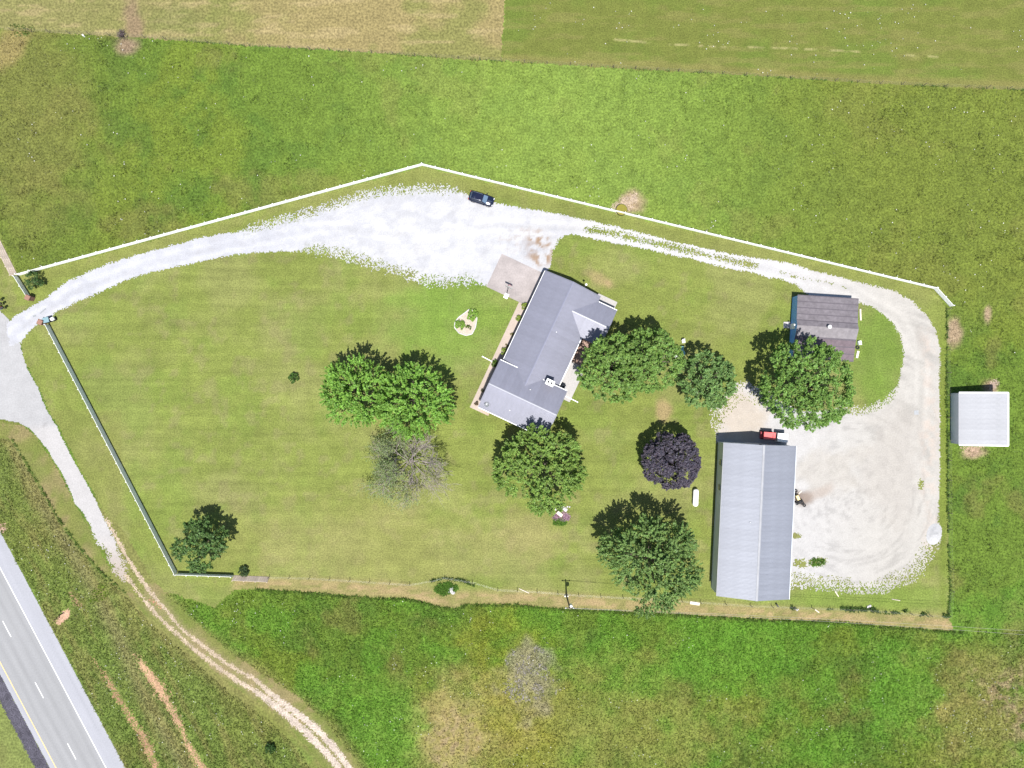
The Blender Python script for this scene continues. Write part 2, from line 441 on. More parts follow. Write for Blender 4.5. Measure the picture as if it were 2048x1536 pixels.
def tint_pasture(x, y):
    a = fbm(x, y, 14, 4, 1); b = fbm(x, y, 5, 4, 2); c = fbm(x, y, 1.4, 3, 3)
    t = np.repeat(GREEN[None], x.size, 0).reshape(x.shape + (3,)).copy()
    t = mix(t, YEL, sstep(0.48, 0.68, a)*0.5)
    t = mix(t, DEEP, sstep(0.50, 0.70, b)*0.65)
    t = mix(t, OLIVE, sstep(0.56, 0.72, fbm(x, y, 7, 4, 4))*0.6)
    px = x/S + 1024; py = 768 - y/S
    # upper meadow: greener and lighter in the middle, duller to both sides
    up = 1 - sstep(560, 720, py)
    g = np.exp(-((px-1120)/420.0)**2) * up
    t = mix(t, np.array([0.128, 0.186, 0.038]), g*0.75)
    t = mix(t, np.array([0.088, 0.102, 0.022]), up*(1-sstep(0, 420, px))*0.5)
    t = mix(t, np.array([0.098, 0.118, 0.022]), sstep(1350, 1800, px)*up*0.7)
    t = mix(t, OLIVE*1.05, blob(x, y, 60, 240, 120, 190, 0, 0.6, 5)*0.6)
    t = mix(t, TAN, blob(x, y, 20, 95, 24, 60, -0.6, 0.6, 6)*0.7)
    t = mix(t, PINK*0.75, blob(x, y, 255, 92, 26, 16, 0, 0.8, 7)*0.9)
    # lower field
    lo = sstep(1120, 1200, py)
    t = mix(t, BRIGHT*0.92, lo*sstep(0.42, 0.62, fbm(x, y, 6, 4, 11))*0.7)
    t = mix(t, np.array([0.150, 0.140, 0.042]), blob(x, y, 1150, 1460, 300, 110, 0, 0.9, 12, 0.9)*0.6)
    t = mix(t, np.array([0.150, 0.145, 0.020]), blob(x, y, 1030, 1400, 70, 150, 0.2, 1.0, 13, 0.9)*0.55)
    t = mix(t, np.array([0.215, 0.165, 0.075]), blob(x, y, 905, 1465, 95, 85, 0.3, 1.0, 14, 0.9)*0.6)
    t = mix(t, PINK*0.8, blob(x, y, 905, 1480, 45, 45, 0, 1.0, 15, 0.9)*0.6*sstep(0.45, 0.6, fbm(x, y, 0.8, 3, 26)))
    t = mix(t, np.array([0.19, 0.16, 0.06]), blob(x, y, 1960, 1420, 110, 120, 0, 1.0, 16, 0.9)*0.5)
    t = mix(t, PINK*0.9, blob(x, y, 2010, 1370, 50, 45, 0.7, 1.2, 17, 0.9)*0.6*sstep(0.45, 0.6, fbm(x, y, 0.8, 3, 27)))
    t = mix(t, PINK*0.9, blob(x, y, 2035, 1440, 25, 60, 0, 1.2, 18, 0.9)*0.55*sstep(0.45, 0.6, fbm(x, y, 0.8, 3, 28)))
    t = mix(t, BRIGHT, blob(x, y, 760, 1450, 70, 110, 0.1, 0.6, 19)*0.8)
    t = mix(t, BRIGHT, blob(x, y, 1470, 1320, 130, 60, 0, 0.8, 20)*0.8)
    t = mix(t, BRIGHT, blob(x, y, 1810, 1390, 90, 70, 0.6, 0.9, 21)*0.65)
    t = mix(t, BRIGHT, blob(x, y, 1650, 1490, 60, 35, 0, 0.9, 22)*0.6)
    t = mix(t, np.array([0.17, 0.15, 0.12]), blob(x, y, 1058, 1360, 46, 62, 0.2, 1.0, 23)*0.6)
    # ditch by the highway
    di = sd_poly(x, y, WA([(-40,870),(25,880),(67,950),(112,1028),(155,1090),(207,1148),(250,1182),(300,1240),(480,1390),(600,1500),(640,1560),(260,1560),(0,1060),(-40,1000)]))
    t = mix(t, np.array([0.105, 0.125, 0.035]), (1-sstep(-0.5, 0.5, di))*0.6)
    rs_ = (x-W(47.5,1152)[0])*0.468 - (y-W(47.5,1152)[1])*0.884; ro_ = (x-W(47.5,1152)[0])*0.884 + (y-W(47.5,1152)[1])*0.468
    inside_d = 1-sstep(-0.5, 0.5, di)
    t = mix(t, np.array([0.15, 0.135, 0.065]), inside_d*np.exp(-((ro_-9.5-0.5*np.sin(rs_*0.15))/1.6)**2)*0.65)
    t = mix(t, np.array([0.135, 0.125, 0.045]), inside_d*sstep(0.5, 0.68, fbm(rs_*0.15, ro_, 1.2, 4, 25))*0.5)
    dk_ = np.minimum(d_line(x, y, TRK_R), d_line(x, y, TRK_L))
    t = mix(t, np.array([0.13, 0.125, 0.045]), (1-sstep(1.2, 4.2, dk_))*0.8)
    t = mix(t, np.array([0.12, 0.135, 0.045]), (ro_ < -2)*0.8)
    # soil around buildings and along the strip of paddock
    for (bx, by, rx, ry) in ((1907,668,14,26),(1975,628,7,15),(1945,905,22,10),(1982,775,14,14),(1258,408,24,22)):
        t = mix(t, PINK, blob(x, y, bx, by, rx, ry, 0, 0.7, int(bx))*0.85)
    t = t * (0.88 + 0.24*c)[..., None] * np.array([1.06, 1.035, 1.0])
    return t

def tint_lawn(x, y):
    a = fbm(x, y, 10, 4, 31); b = fbm(x, y, 3, 4, 32)
    px = x/S + 1024; py = 768 - y/S
    t = np.repeat(np.array([[0.150, 0.180, 0.046]]), x.size, 0).reshape(x.shape + (3,)).copy()
    t = mix(t, np.array([0.192, 0.195, 0.080]), sstep(0.42, 0.66, a)*0.5)
    t = mix(t, np.array([0.125, 0.180, 0.036]), sstep(0.50, 0.70, fbm(x, y, 6, 4, 33))*0.45)
    t = mix(t, np.array([0.185, 0.170, 0.085]), sstep(0.58, 0.72, fbm(x, y, 2.2, 4, 47))*0.4)
    # mowing passes
    st = fbm(x*0.06, y, 0.75, 3, 34)
    ang = math.radians(-12); u2 = -x*math.sin(ang) + y*math.cos(ang); u1 = x*math.cos(ang) + y*math.sin(ang)
    st2 = fbm(u1*0.05, u2, 0.8, 3, 35)
    east = sstep(1080, 1180, px)*(1-sstep(700, 800, py))
    ang = math.radians(-62); u4 = -x*math.sin(ang) + y*math.cos(ang); u3 = x*math.cos(ang) + y*math.sin(ang)
    st3 = fbm(u3*0.05, u4, 0.9, 3, 36)
    wv = sd_poly(x, y, WA([(20,640),(95,640),(350,1155),(300,1160),(40,690)])) < 0
    s = np.where(wv, st3, st*(1-east) + st2*east)
    rows = np.where(wv, u4, y*(1-east) + u2*east)
    t = t * (1 + 0.36*(s-0.5) + 0.03*np.sin(rows*5.2 + 2.5*fbm(x, y, 12, 2, 46)))[..., None]
    # greener by the house front, paler south
    t = mix(t, np.array([0.120, 0.205, 0.035]), blob(x, y, 905, 640, 130, 90, 0.3, 0.5, 37)*0.65)
    t = mix(t, np.array([0.215, 0.205, 0.080]), blob(x, y, 720, 1090, 260, 90, 0, 0.6, 38)*0.45)
    t = mix(t, np.array([0.105, 0.175, 0.028]), blob(x, y, 1760, 710, 60, 110, 0, 0.5, 39)*0.75)
    t = mix(t, np.array([0.125, 0.185, 0.035]), blob(x, y, 1740, 1195, 180, 28, 0, 0.6, 40)*0.7)
    t = mix(t, np.array([0.125, 0.165, 0.030]), blob(x, y, 1886, 900, 9, 300, 0, 0.3, 41)*0.8)
    # verge south of the yard fence is dry; so is the strip between drive and upper fence
    df = d_line(x, y, WA([(480,1170),(620,1172),(800,1180),(880,1200),(960,1196),(1080,1198),(1250,1210),(1500,1226),(1700,1236),(1900,1248)]))
    t = mix(t, np.array([0.255, 0.200, 0.105]), (1-sstep(0.4, 2.2, df))*0.85)
    t = mix(t, np.array([0.31, 0.225, 0.135]), (1-sstep(0.2, 0.9, df))*sstep(0.45, 0.65, b)*0.6)
    t = mix(t, np.array([0.15, 0.165, 0.05]), (1-sstep(0.4, 2.2, df))*sstep(0.5, 0.62, fbm(x*0.4, y, 0.7, 3, 48))*0.6)
    dn = d_line(x, y, WA([(60,556),(440,452),(700,384),(845,347),(1100,408),(1400,480),(1700,549),(1850,585)]))
    t = mix(t, np.array([0.150, 0.165, 0.050]), (1-sstep(0.5, 2.2, dn))*0.6)
    t = mix(t, np.array([0.245, 0.215, 0.10]), blob(x, y, 1060, 1070, 70, 50, 0, 0.7, 42)*0.5)
    t = mix(t, np.array([0.26, 0.20, 0.11]), blob(x, y, 1325, 822, 15, 22, 0, 0.6, 43)*0.9)
    t = mix(t, np.array([0.24, 0.20, 0.10]), blob(x, y, 1196, 556, 28, 12, -0.5, 0.7, 44)*0.85)
    t = mix(t, np.array([0.30, 0.22, 0.13]), blob(x, y, 1215, 566, 10, 6, -0.5, 0.8, 45)*0.7)
    lw = (px < 240) & (py > 820)
    t = mix(t, np.array([0.150, 0.160, 0.050]), lw*0.5)
    t = t * (0.88 + 0.24*b)[..., None] * np.array([0.84, 0.83, 0.76])
    return t

def tint_hay(x, y):
    a = fbm(x*0.15, y, 0.9, 4, 61); b = fbm(x, y, 8, 4, 62)
    px = x/S + 1024
    t = np.repeat(np.array([[0.250, 0.205, 0.088]]), x.size, 0).reshape(x.shape + (3,)).copy()
    t = mix(t, np.array([0.175, 0.180, 0.060]), (1-sstep(150, 700, px))*0.75)
    t = mix(t, np.array([0.165, 0.180, 0.050]), sstep(0.45, 0.68, b)*0.7)
    t = mix(t, np.array([0.30, 0.24, 0.12]), sstep(0.55, 0.7, a)*0.6)
    t = mix(t, np.array([0.22, 0.15, 0.10]), blob(x, y, 268, 35, 16, 45, 0.1, 0.6, 63)*0.75)
    t = mix(t, np.array([0.10, 0.135, 0.03]), blob(x, y, 360, 40, 60, 25, 0, 0.8, 64)*0.4)
    return t * (0.9 + 0.2*a)[..., None] * 0.73

def tint_mown(x, y):
    a = fbm(x*0.2, y, 1.0, 4, 71); b = fbm(x, y, 9, 4, 72)
    t = np.repeat(np.array([[0.135, 0.145, 0.036]]), x.size, 0).reshape(x.shape + (3,)).copy()
    t = mix(t, np.array([0.115, 0.150, 0.030]), sstep(0.42, 0.65, b)*0.8)
    t = mix(t, np.array([0.170, 0.150, 0.055]), sstep(0.5, 0.68, a)*0.5)
    d = d_line(x, y, WA([(1230,79),(1330,88),(1420,93),(1560,96),(1640,99),(1720,104),(1800,110),(1900,115)]))
    t = mix(t, np.array([0.27, 0.24, 0.11]), (1-sstep(0.08, 0.28, d))*sstep(0.42, 0.6, fbm(x, y, 2.0, 3, 73)))
    d2 = d_line(x, y, WA([(1010,118),(1300,133),(1700,158),(2050,172)]))
    t = mix(t, np.array([0.20, 0.165, 0.065]), (1-sstep(0.3, 1.4, d2))*0.6)
    return t * (0.9 + 0.2*a)[..., None] * np.array([0.74, 0.79, 0.70])

def tint_verge(x, y):
    b = fbm(x, y, 2.2, 4, 81); a = fbm(x, y, 8, 3, 82)
    t = np.repeat(np.array([[0.150, 0.160, 0.045]]), x.size, 0).reshape(x.shape + (3,)).copy()
    t = mix(t, np.array([0.215, 0.17, 0.085]), sstep(0.42, 0.62, b)*0.75)
    t = mix(t, np.array([0.115, 0.15, 0.03]), sstep(0.5, 0.66, a)*0.7)
    dm = np.minimum(d_line(x, y, TRK_R), d_line(x, y, TRK_L))
    t = mix(t, np.array([0.26, 0.20, 0.12]), (1-sstep(0.3, 1.2, dm))*0.5)
    return t*0.8

def tint_gravel(x, y):
    px = x/S + 1024; py = 768 - y/S
    a = fbm(x, y, 5, 4, 91); b = fbm(x, y, 1.2, 4, 92)
    t = np.repeat(np.array([[0.435, 0.44, 0.475]]), x.size, 0).reshape(x.shape + (3,)).copy()
    t = mix(t, np.array([0.485, 0.485, 0.50]), blob(x, y, 850, 470, 230, 90, 0.1, 0.4, 93)*0.9)
    t = mix(t, np.array([0.475, 0.465, 0.465]), sstep(1000, 1150, px)*0.7)
    t = mix(t, np.array([0.425, 0.405, 0.375]), sstep(1500, 1800, px) * 0.95)
    # wheel marks follow the drive
    cl = WA([(30,665),(150,583),(300,527),(475,487),(650,455),(800,470),(1000,450),(1199,462),(1400,506),(1536,538),(1700,578),(1800,640),(1845,720),(1840,850)])
    dc = d_line(x, y, cl)
    wm = np.exp(-((dc-0.95)/0.42)**2)
    t = t * (1 + 0.085*wm - 0.10*np.exp(-(dc/0.5)**2)*sstep(0.35, 0.65, a))[..., None]
    yard = sstep(1500, 1650, px)*sstep(560, 640, py)
    cx, cy = W(1700, 985)
    r = np.hypot(x-cx, y-cy)
    arcs = fbm(r*1.0, np.arctan2(y-cy, x-cx)*3.0, 0.7, 3, 94)
    t = t * (1 - yard*0.16*sstep(0.5, 0.75, arcs))[..., None]
    t = mix(t, np.array([0.37, 0.34, 0.31]), blob(x, y, 1790, 930, 60, 110, 0.1, 0.9, 95)*0.45)
    t = mix(t, np.array([0.40, 0.37, 0.33]), blob(x, y, 1650, 940, 70, 40, 0.3, 0.9, 96)*0.55)
    t = mix(t, np.array([0.33, 0.305, 0.28]), blob(x, y, 1843, 685, 10, 40, 0.35, 0.8, 97)*0.6)
    t = mix(t, np.array([0.20, 0.155, 0.13]), blob(x, y, 1606, 996, 24, 13, 0.0, 0.7, 98)*0.95)
    t = mix(t, np.array([0.36, 0.30, 0.26]), blob(x, y, 1640, 985, 30, 12, 0.5, 0.8, 99)*0.6)
    t = mix(t, np.array([0.52, 0.40, 0.33]), blob(x, y, 1858, 900, 12, 180, 0, 1.2, 100, 0.9)*0.35*sstep(0.4, 0.6, fbm(x, y, 1.0, 3, 112)))
    t = mix(t, np.array([0.44, 0.36, 0.27]), blob(x, y, 1475, 820, 50, 50, 0, 0.9, 101)*0.6)
    # worn hole beside the concrete pad
    t = mix(t, np.array([0.27, 0.175, 0.105]), blob(x, y, 1076, 492, 26, 30, 0.3, 0.9, 102, 0.4)*sstep(0.42, 0.56, fbm(x, y, 0.8, 3, 109))*0.95)
    t = mix(t, np.array([0.40, 0.37, 0.36]), blob(x, y, 1050, 486, 45, 26, -0.2, 1.0, 103)*sstep(0.5, 0.62, fbm(x, y, 0.5, 3, 104))*0.7)
    sp = sstep(0.60, 0.68, fbm(x, y, 0.7, 3, 105))
    t = mix(t, np.array([0.33, 0.31, 0.30]), sp*0.14)
    ed = sd_poly(x, y, DRIVE)
    t = mix(t, np.array([0.26, 0.27, 0.22]), sstep(-2.6, 0.2, ed)*sstep(0.12, 0.5, grit(x, y, 0.32, 106)+0.25*(fbm(x, y, 2.0, 3, 107)-0.5))*0.75*(d_line(x, y, np.vstack([SCAT, SCAT2[::-1]])) < 3.0))
    t = mix(t, np.array([0.36, 0.365, 0.40]), sstep(0.5, 0.66, fbm(x*0.5, y, 1.3, 4, 108))*0.45*(1-sstep(1150, 1350, px)))
    return t * (0.95 + 0.1*b)[..., None] * np.array([0.725, 0.725, 0.72])

# ------------------------------------------------------------------ land sheets
def sheet(name, x0, x1, y0, y1, f, z, mat, tint, cell=0.2, block=4, label=None):
    nx = int((x1-x0)/cell/block)*block; ny = int((y1-y0)/cell/block)*block
    xs = x0 + (np.arange(nx)+0.5)*cell; ys = y0 + (np.arange(ny)+0.5)*cell
    X, Y = np.meshgrid(xs, ys, indexing='ij')
    mask = f(X, Y) < 0
    bm = mask.reshape(nx//block, block, ny//block, block).all(axis=(1, 3))
    bi, bj = np.nonzero(bm)
    fine = mask & ~np.repeat(np.repeat(bm, block, 0), block, 1)
    fi, fj = np.nonzero(fine)
    ax = np.concatenate([x0+bi*block*cell, x0+fi*cell]); ay = np.concatenate([y0+bj*block*cell, y0+fj*cell])
    sz = np.concatenate([np.full(len(bi), block*cell), np.full(len(fi), cell)])
    v = np.stack([np.stack([ax, ax+sz, ax+sz, ax], 1), np.stack([ay, ay, ay+sz, ay+sz], 1)], 2).reshape(-1, 2)
    V = np.column_stack([v, np.full(len(v), z)])
    q = np.arange(len(V)).reshape(-1, 4)
    o = link(name, np_mesh(name, V, q, tint=tint(V[:, 0], V[:, 1])), mat)
    tag(o, kind='structure')
    return o

def make_pasture():
    c = 0.42; x0, x1, y0, y1 = -96.0, 96.0, -74.0, 74.0
    nx = int((x1-x0)/c); ny = int((y1-y0)/c)
    xs = np.linspace(x0, x1, nx+1); ys = np.linspace(y0, y1, ny+1)
    X, Y = np.meshgrid(xs, ys, indexing='ij')
    V = np.column_stack([X.ravel(), Y.ravel(), np.zeros(X.size)])
    i, j = np.meshgrid(np.arange(nx), np.arange(ny), indexing='ij')
    a = (i*(ny+1)+j).ravel()
    Q = np.stack([a, a+ny+1, a+ny+2, a+1], 1)
    T = tint_pasture(X.ravel(), Y.ravel())
    E = 900.0; n0 = len(V)
    ring = np.array([(-E,-E),(E,-E),(E,E),(-E,E),(x0,y0),(x1,y0),(x1,y1),(x0,y1)])
    V = np.vstack([V, np.column_stack([ring, np.zeros(8)])])
    T = np.vstack([T, np.repeat(GREEN[None], 8, 0)])
    Q = np.vstack([Q, np.array([(0,1,5,4),(1,2,6,5),(2,3,7,6),(3,0,4,7)])+n0])
    o = link('pasture', np_mesh('pasture', V, Q, tint=T), M['pasture'])
    tag(o, kind='structure')

make_pasture()
sheet('hay_field', -92, 0, 55, 70.4, lambda x, y: sd_poly(x, y, HAY) + 0.5*(fbm(x, y, 1.0, 3, 110)-0.5) + 0.3*grit(x, y, 0.2, 7), 0.004, M['hay'], tint_hay, block=2)
sheet('mown_field', -4, 92.8, 50, 70.8, lambda x, y: sd_poly(x, y, MOWN) + 0.7*(fbm(x, y, 1.0, 3, 111)-0.5) + 0.3*grit(x, y, 0.2, 7), 0.0095, M['lawn'], tint_mown, block=1)
sheet('lawn', -93, 79.8, -46, 39.6, lambda x, y: sd_poly(x, y, LAWN) + 0.5*(fbm(x, y, 1.2, 4, 112)-0.5) + 0.3*grit(x, y, 0.2, 7), 0.008, M['lawn'], tint_lawn, block=2)
sheet('verge', -92.8, -20, -70, -4, lambda x, y: sd_poly(x, y, VERGE) + 0.8*(fbm(x, y, 1.2, 4, 113)-0.5) + 0.3*grit(x, y, 0.2, 7), 0.006, M['lawn'], tint_verge)

def f_drive(x, y):
    d = sd_poly(x, y, DRIVE)
    amp = 1.9*np.exp(-(d_line(x, y, SCAT)/1.6)**2) + 2.1*np.exp(-(d_line(x, y, SCAT2)/2.2)**2) + 3.2*np.exp(-(d_line(x, y, SCAT3)/2.6)**2)
    amp = amp + 3.4*np.exp(-(d_line(x, y, SCAT4)/2.4)**2) + 1.8*np.exp(-(d_line(x, y, SCAT5)/1.2)**2)
    d = d + (0.35+1.5*amp)*grit(x, y, 0.16, 120) + (0.4+0.75*amp)*(fbm(x, y, 0.8, 3, 119)-0.5) + 0.25*(fbm(x, y, 3.5, 2, 121)-0.5)
    g = np.minimum(d_line(x, y, STRIP) - 0.34 + 0.3*sstep(27, 43, x)*0, d_line(x, y, STRIP2) + 0.22)
    g = g + 1.0*grit(x, y, 0.16, 122) + 0.7*(fbm(x, y, 1.6, 2, 123)-0.5)
    d = np.maximum(d, -g)
    w = np.maximum(blob(x, y, 1632, 1124, 20, 8, 0.1, 0.9, 123), blob(x, y, 1600, 1126, 14, 9, 0, 1.0, 124))
    w = np.maximum(w, blob(x, y, 1842, 968, 5, 10, 0, 0.9, 125))
    w = np.maximum(w, blob(x, y, 1586, 1072, 16, 5, 0.1, 1.1, 126))
    return np.where(w + 0.9*grit(x, y, 0.16, 128) > 0.6, 1.0, d)
sheet('gravel_driveway', -90.4, 76.8, -37, 36, f_drive, 0.020, M['gravel'], tint_gravel, cell=0.16, block=2)

def tint_road(x, y):
    py = 768 - y/S
    a = fbm(x, y, 4, 4, 130); b = fbm(x, y, 1.0, 4, 131)
    t = np.repeat(np.array([[0.385, 0.382, 0.388]]), x.size, 0).reshape(x.shape + (3,)).copy()
    t = mix(t, np.array([0.44, 0.425, 0.42]), sstep(845, 862, py - 0.0*x)*0.9)
    d = d_line(x, y, WA([(54,856),(66,854),(80,853),(95,846)]))
    t = mix(t, np.array([0.25, 0.24, 0.24]), (1-sstep(0.06, 0.16, d))*0.7)
    t = mix(t, np.array([0.40, 0.33, 0.27]), sstep(1060, 1150, py)*0.75)
    return t*(0.93 + 0.14*a)[..., None] * 0.70
def f_road(x, y):
    py = 768 - y/S
    d = sd_poly(x, y, ROAD)
    amp = 0.3 + 2.4*sstep(1010, 1130, py)
    return d + 0.7*amp*(fbm(x, y, 1.3, 3, 132, 0.6)-0.5) + 0.4*amp*grit(x, y, 0.16, 133)
sheet('access_road', -94.4, -66, -36, 16, f_road, 0.016, M['concrete'], tint_road, cell=0.16)

def tint_track(x, y):
    a = fbm(x, y, 1.0, 4, 140); py = 768-y/S
    t = np.repeat(np.array([[0.40, 0.32, 0.235]]), x.size, 0).reshape(x.shape + (3,)).copy()
    t = mix(t, np.array([0.46, 0.39, 0.33]), sstep(1340, 1430, py)*0.9)
    return t*(0.8+0.4*a)[..., None]*0.75
def f_track(x, y):
    py = 768-y/S
    w = 0.27 + 0.32*sstep(1330, 1430, py)
    d = np.minimum(d_line(x, y, TRK_R), d_line(x, y, TRK_L)) - w
    return d + 0.45*(fbm(x, y, 0.9, 3, 141)-0.5) + 0.45*grit(x, y, 0.16, 142)
sheet('dirt_track', -74, -26, -70, -22, f_track, 0.012, M['soil'], tint_track, cell=0.16)

def soil(name, pts, widths, seed, col, z=0.011, rough=1.6):
    L = WA(pts); wd = np.array(widths)*S
    lo = L.min(0)-4; hi = L.max(0)+4
    def f(x, y):
        best = np.full(x.shape, 1e9)
        for k in range(len(L)-1):
            (ax, ay), (bx, by) = L[k], L[k+1]
            dx, dy = bx-ax, by-ay
            t = np.clip(((x-ax)*dx+(y-ay)*dy)/(dx*dx+dy*dy), 0, 1)
            best = np.minimum(best, np.hypot(x-ax-t*dx, y-ay-t*dy) - (wd[k]*(1-t)+wd[k+1]*t))
        return best + 0.25 + 0.7*rough*(fbm(x, y, 0.9, 3, seed)-0.5) + 0.75*rough*grit(x, y, 0.14, seed+3)
    sheet(name, lo[0], hi[0], lo[1], hi[1], f, z, M['soil'],
          lambda x, y: np.asarray(col)[None]*(0.75+0.5*fbm(x, y, 0.8, 3, seed+1))[..., None], cell=0.14)
soil('bare_soil', [(270,1308),(285,1330),(310,1364),(325,1389),(340,1412),(357,1444),(370,1478),(385,1508),(408,1540)], [4,10,13,13,9,8,4,7,9], 150, ORANGE)
soil('bare_soil', [(160,1210),(150,1196),(140,1186)], [5,6,3], 152, ORANGE*0.85)
soil('bare_soil', [(185,1317),(215,1359),(230,1387),(262,1437),(287,1474),(307,1522),(315,1545)], [1,5,5,6,9,6,5], 154, np.array([0.25,0.15,0.09]), rough=1.9)
soil('bare_soil', [(118,1244),(130,1230),(137,1222)], [9,11,6], 156, np.array([0.32,0.205,0.14]), rough=0.6)
soil('bare_soil', [(-6,1060),(8,1052)], [14,9], 158, np.array([0.31,0.205,0.16]), rough=0.8)
soil('bare_soil', [(1236,416),(1254,404),(1268,394)], [13,15,10], 160, np.array([0.30,0.235,0.175]), rough=1.4)
soil('bare_soil', [(1930,897),(1946,899),(1962,896)], [5,10,5], 162, np.array([0.28,0.20,0.145]), rough=1.6)
soil('bare_soil', [(1984,772),(1990,766)], [10,8], 164, np.array([0.27,0.205,0.165]), rough=0.9)
soil('bare_soil', [(300,1200),(320,1212)], [2,3], 166, np.array([0.3,0.16,0.1]), rough=1.6)

# highway
hd = HIGHWAY_DIR
pA = Vector(W(47.5, 1152)); pB = Vector(W(251, 1536))
hd = (pB-pA).normalized(); hn = Vector((hd.y, -hd.x))
if hn.x > 0: hn = -hn           # hn points across the road, to the left
def hpt(s, o):                  # s metres along from pA, o metres across
    p = pA + hd*s + hn*o
    return (p.x, p.y)
def strip_mesh(name, s0, s1, o0, o1, z, mat, parent=None, thick=None):
    mb = MB()
    if thick:
        mb.prism([hpt(s0,o0),hpt(s1,o0),hpt(s1,o1),hpt(s0,o1)], z-thick, z)
    else:
        mb.add([(*hpt(s0,o0),z),(*hpt(s1,o0),z),(*hpt(s1,o1),z),(*hpt(s0,o1),z)], [(0,1,2,3)])
    return mb.build(name, mat, parent)
def acr(px, py):
    return (Vector(W(px, py))-pA).dot(hn), (Vector(W(px, py))-pA).dot(hd)
o_edge = acr(212.5, 1536)[0]; o_dash = acr(5.5, 1242)[0]; o_yel = acr(112.5, 1536)[0]
o_dk0 = acr(100, 1536)[0]; o_dk1 = acr(70, 1536)[0]
def tint_hw(x, y):
    o = (x-pA.x)*hn.x + (y-pA.y)*hn.y; s = (x-pA.x)*hd.x + (y-pA.y)*hd.y
    t = np.repeat(np.array([[0.292, 0.294, 0.302]]), x.size, 0).reshape(x.shape + (3,)).copy()
    t = mix(t, np.array([0.345, 0.35, 0.385]), ((o < o_edge) | (o > o_yel))*0.9)
    lane = np.abs(((o-o_edge) % 3.66) - 1.83)
    t = t*(1 - 0.10*np.exp(-((lane-0.85)/0.35)**2)*((o > o_edge) & (o < o_yel)))[..., None]
    st = fbm(s*0.04, o, 0.28, 3, 170)
    t = t*(0.92+0.16*st)[..., None]
    t = t*(1-0.12*np.exp(-((o-1.15)/0.25)**2)*sstep(0.4, 0.6, st))[..., None]
    return t*0.76
def f_hw(x, y):
    o = (x-pA.x)*hn.x + (y-pA.y)*hn.y
    return np.maximum(-o, o-o_dk0) + 0.06*(fbm(x, y, 0.5, 3, 171)-0.5)
hwy = sheet('highway', -94.4, -60, -71, -20, f_hw, 0.016, M['pavement'], tint_hw, cell=0.14, block=2)
sh = sheet('road_shoulder', -94.4, -70, -71, -45,
      lambda x, y: np.maximum(-((x-pA.x)*hn.x + (y-pA.y)*hn.y)+o_dk0-0.03, (x-pA.x)*hn.x + (y-pA.y)*hn.y-o_dk1) + 0.3*(fbm(x, y, 0.7, 3, 172)-0.5) + 0.3*grit(x, y, 0.14, 174),
      0.010, M['asphalt'], lambda x, y: np.array([[0.055,0.052,0.066]])*(0.6+0.9*fbm(((x-pA.x)*hd.x+(y-pA.y)*hd.y)*0.12, (x-pA.x)*hn.x+(y-pA.y)*hn.y, 0.3, 3, 173))[..., None], cell=0.14)
strip_mesh('edge_line', -14, 45, o_edge-0.07, o_edge+0.07, 0.024, M['roadpaint'], hwy)
strip_mesh('median_line', -14, 45, o_yel-0.07, o_yel+0.07, 0.024, M['yellowpaint'], hwy)
s_d = acr(5.5, 1242)[1]
for k in range(-1, 4):
    strip_mesh('lane_dash', s_d + k*12.19, s_d + k*12.19 + 3.15, o_dash-0.07, o_dash+0.07, 0.024, M['roadpaint'], hwy)

# ------------------------------------------------------------------ house (local x = across, y = along its length)
HR = math.radians(-25.1)
hx = lambda v, u: (v*math.cos(HR)-u*math.sin(HR), v*math.sin(HR)+u*math.cos(HR))
def slab(name, v0, v1, u0, u1, z, tintf, mat):
    P = [hx(v0,u0),hx(v1,u0),hx(v1,u1),hx(v0,u1)]
    n = 12; m_ = 12; V = []; Q = []
    for i in range(n+1):
        for j in range(m_+1):
            V.append((*hx(v0+(v1-v0)*i/n, u0+(u1-u0)*j/m_), z))
    for i in range(n):
        for j in range(m_):
            a = i*(m_+1)+j; Q.append((a, a+m_+1, a+m_+2, a+1))
    k = len(V)
    V += [(*P[i], z) for i in range(4)] + [(*P[i], 0.0) for i in range(4)]
    Q += [(k+i, k+4+i, k+4+(i+1)%4, k+(i+1)%4) for i in range(4)]
    V = np.array(V)
    return tag(link(name, np_mesh(name, V, Q, tint=tintf(V[:,0], V[:,1])), mat), kind='structure')
def tc(col, var=0.25, seed=180):
    return lambda x, y: 0.63*np.asarray(col)[None]*(1-var/2+var*fbm(x, y, 2.0, 5, seed))[..., None]
slab('concrete_pad', -11.35, -2.6, 13.6, 20.0, 0.045, tc((0.385,0.345,0.335), 0.8), M['concrete'])
slab('walkway', -5.0, -2.6, -6.85, 13.58, 0.040, tc((0.52,0.435,0.375), 0.3, 182), M['concrete'])
slab('walkway', -2.58, -1.4, -6.85, -5.5, 0.040, tc((0.54,0.44,0.35), 0.3, 184), M['concrete'])
slab('patio', 6.8, 10.55, 1.4, 8.0, 0.06, tc((0.52,0.50,0.49), 0.1, 186), M['concrete'])
slab('deck', 6.8, 9.6, 8.02, 13.0, 0.09, tc((0.42,0.29,0.235), 0.3, 188), M['concrete'])
slab('porch', 7.0, 10.7, 18.9, 20.9, 0.06, tc((0.52,0.50,0.48), 0.1, 190), M['concrete'])

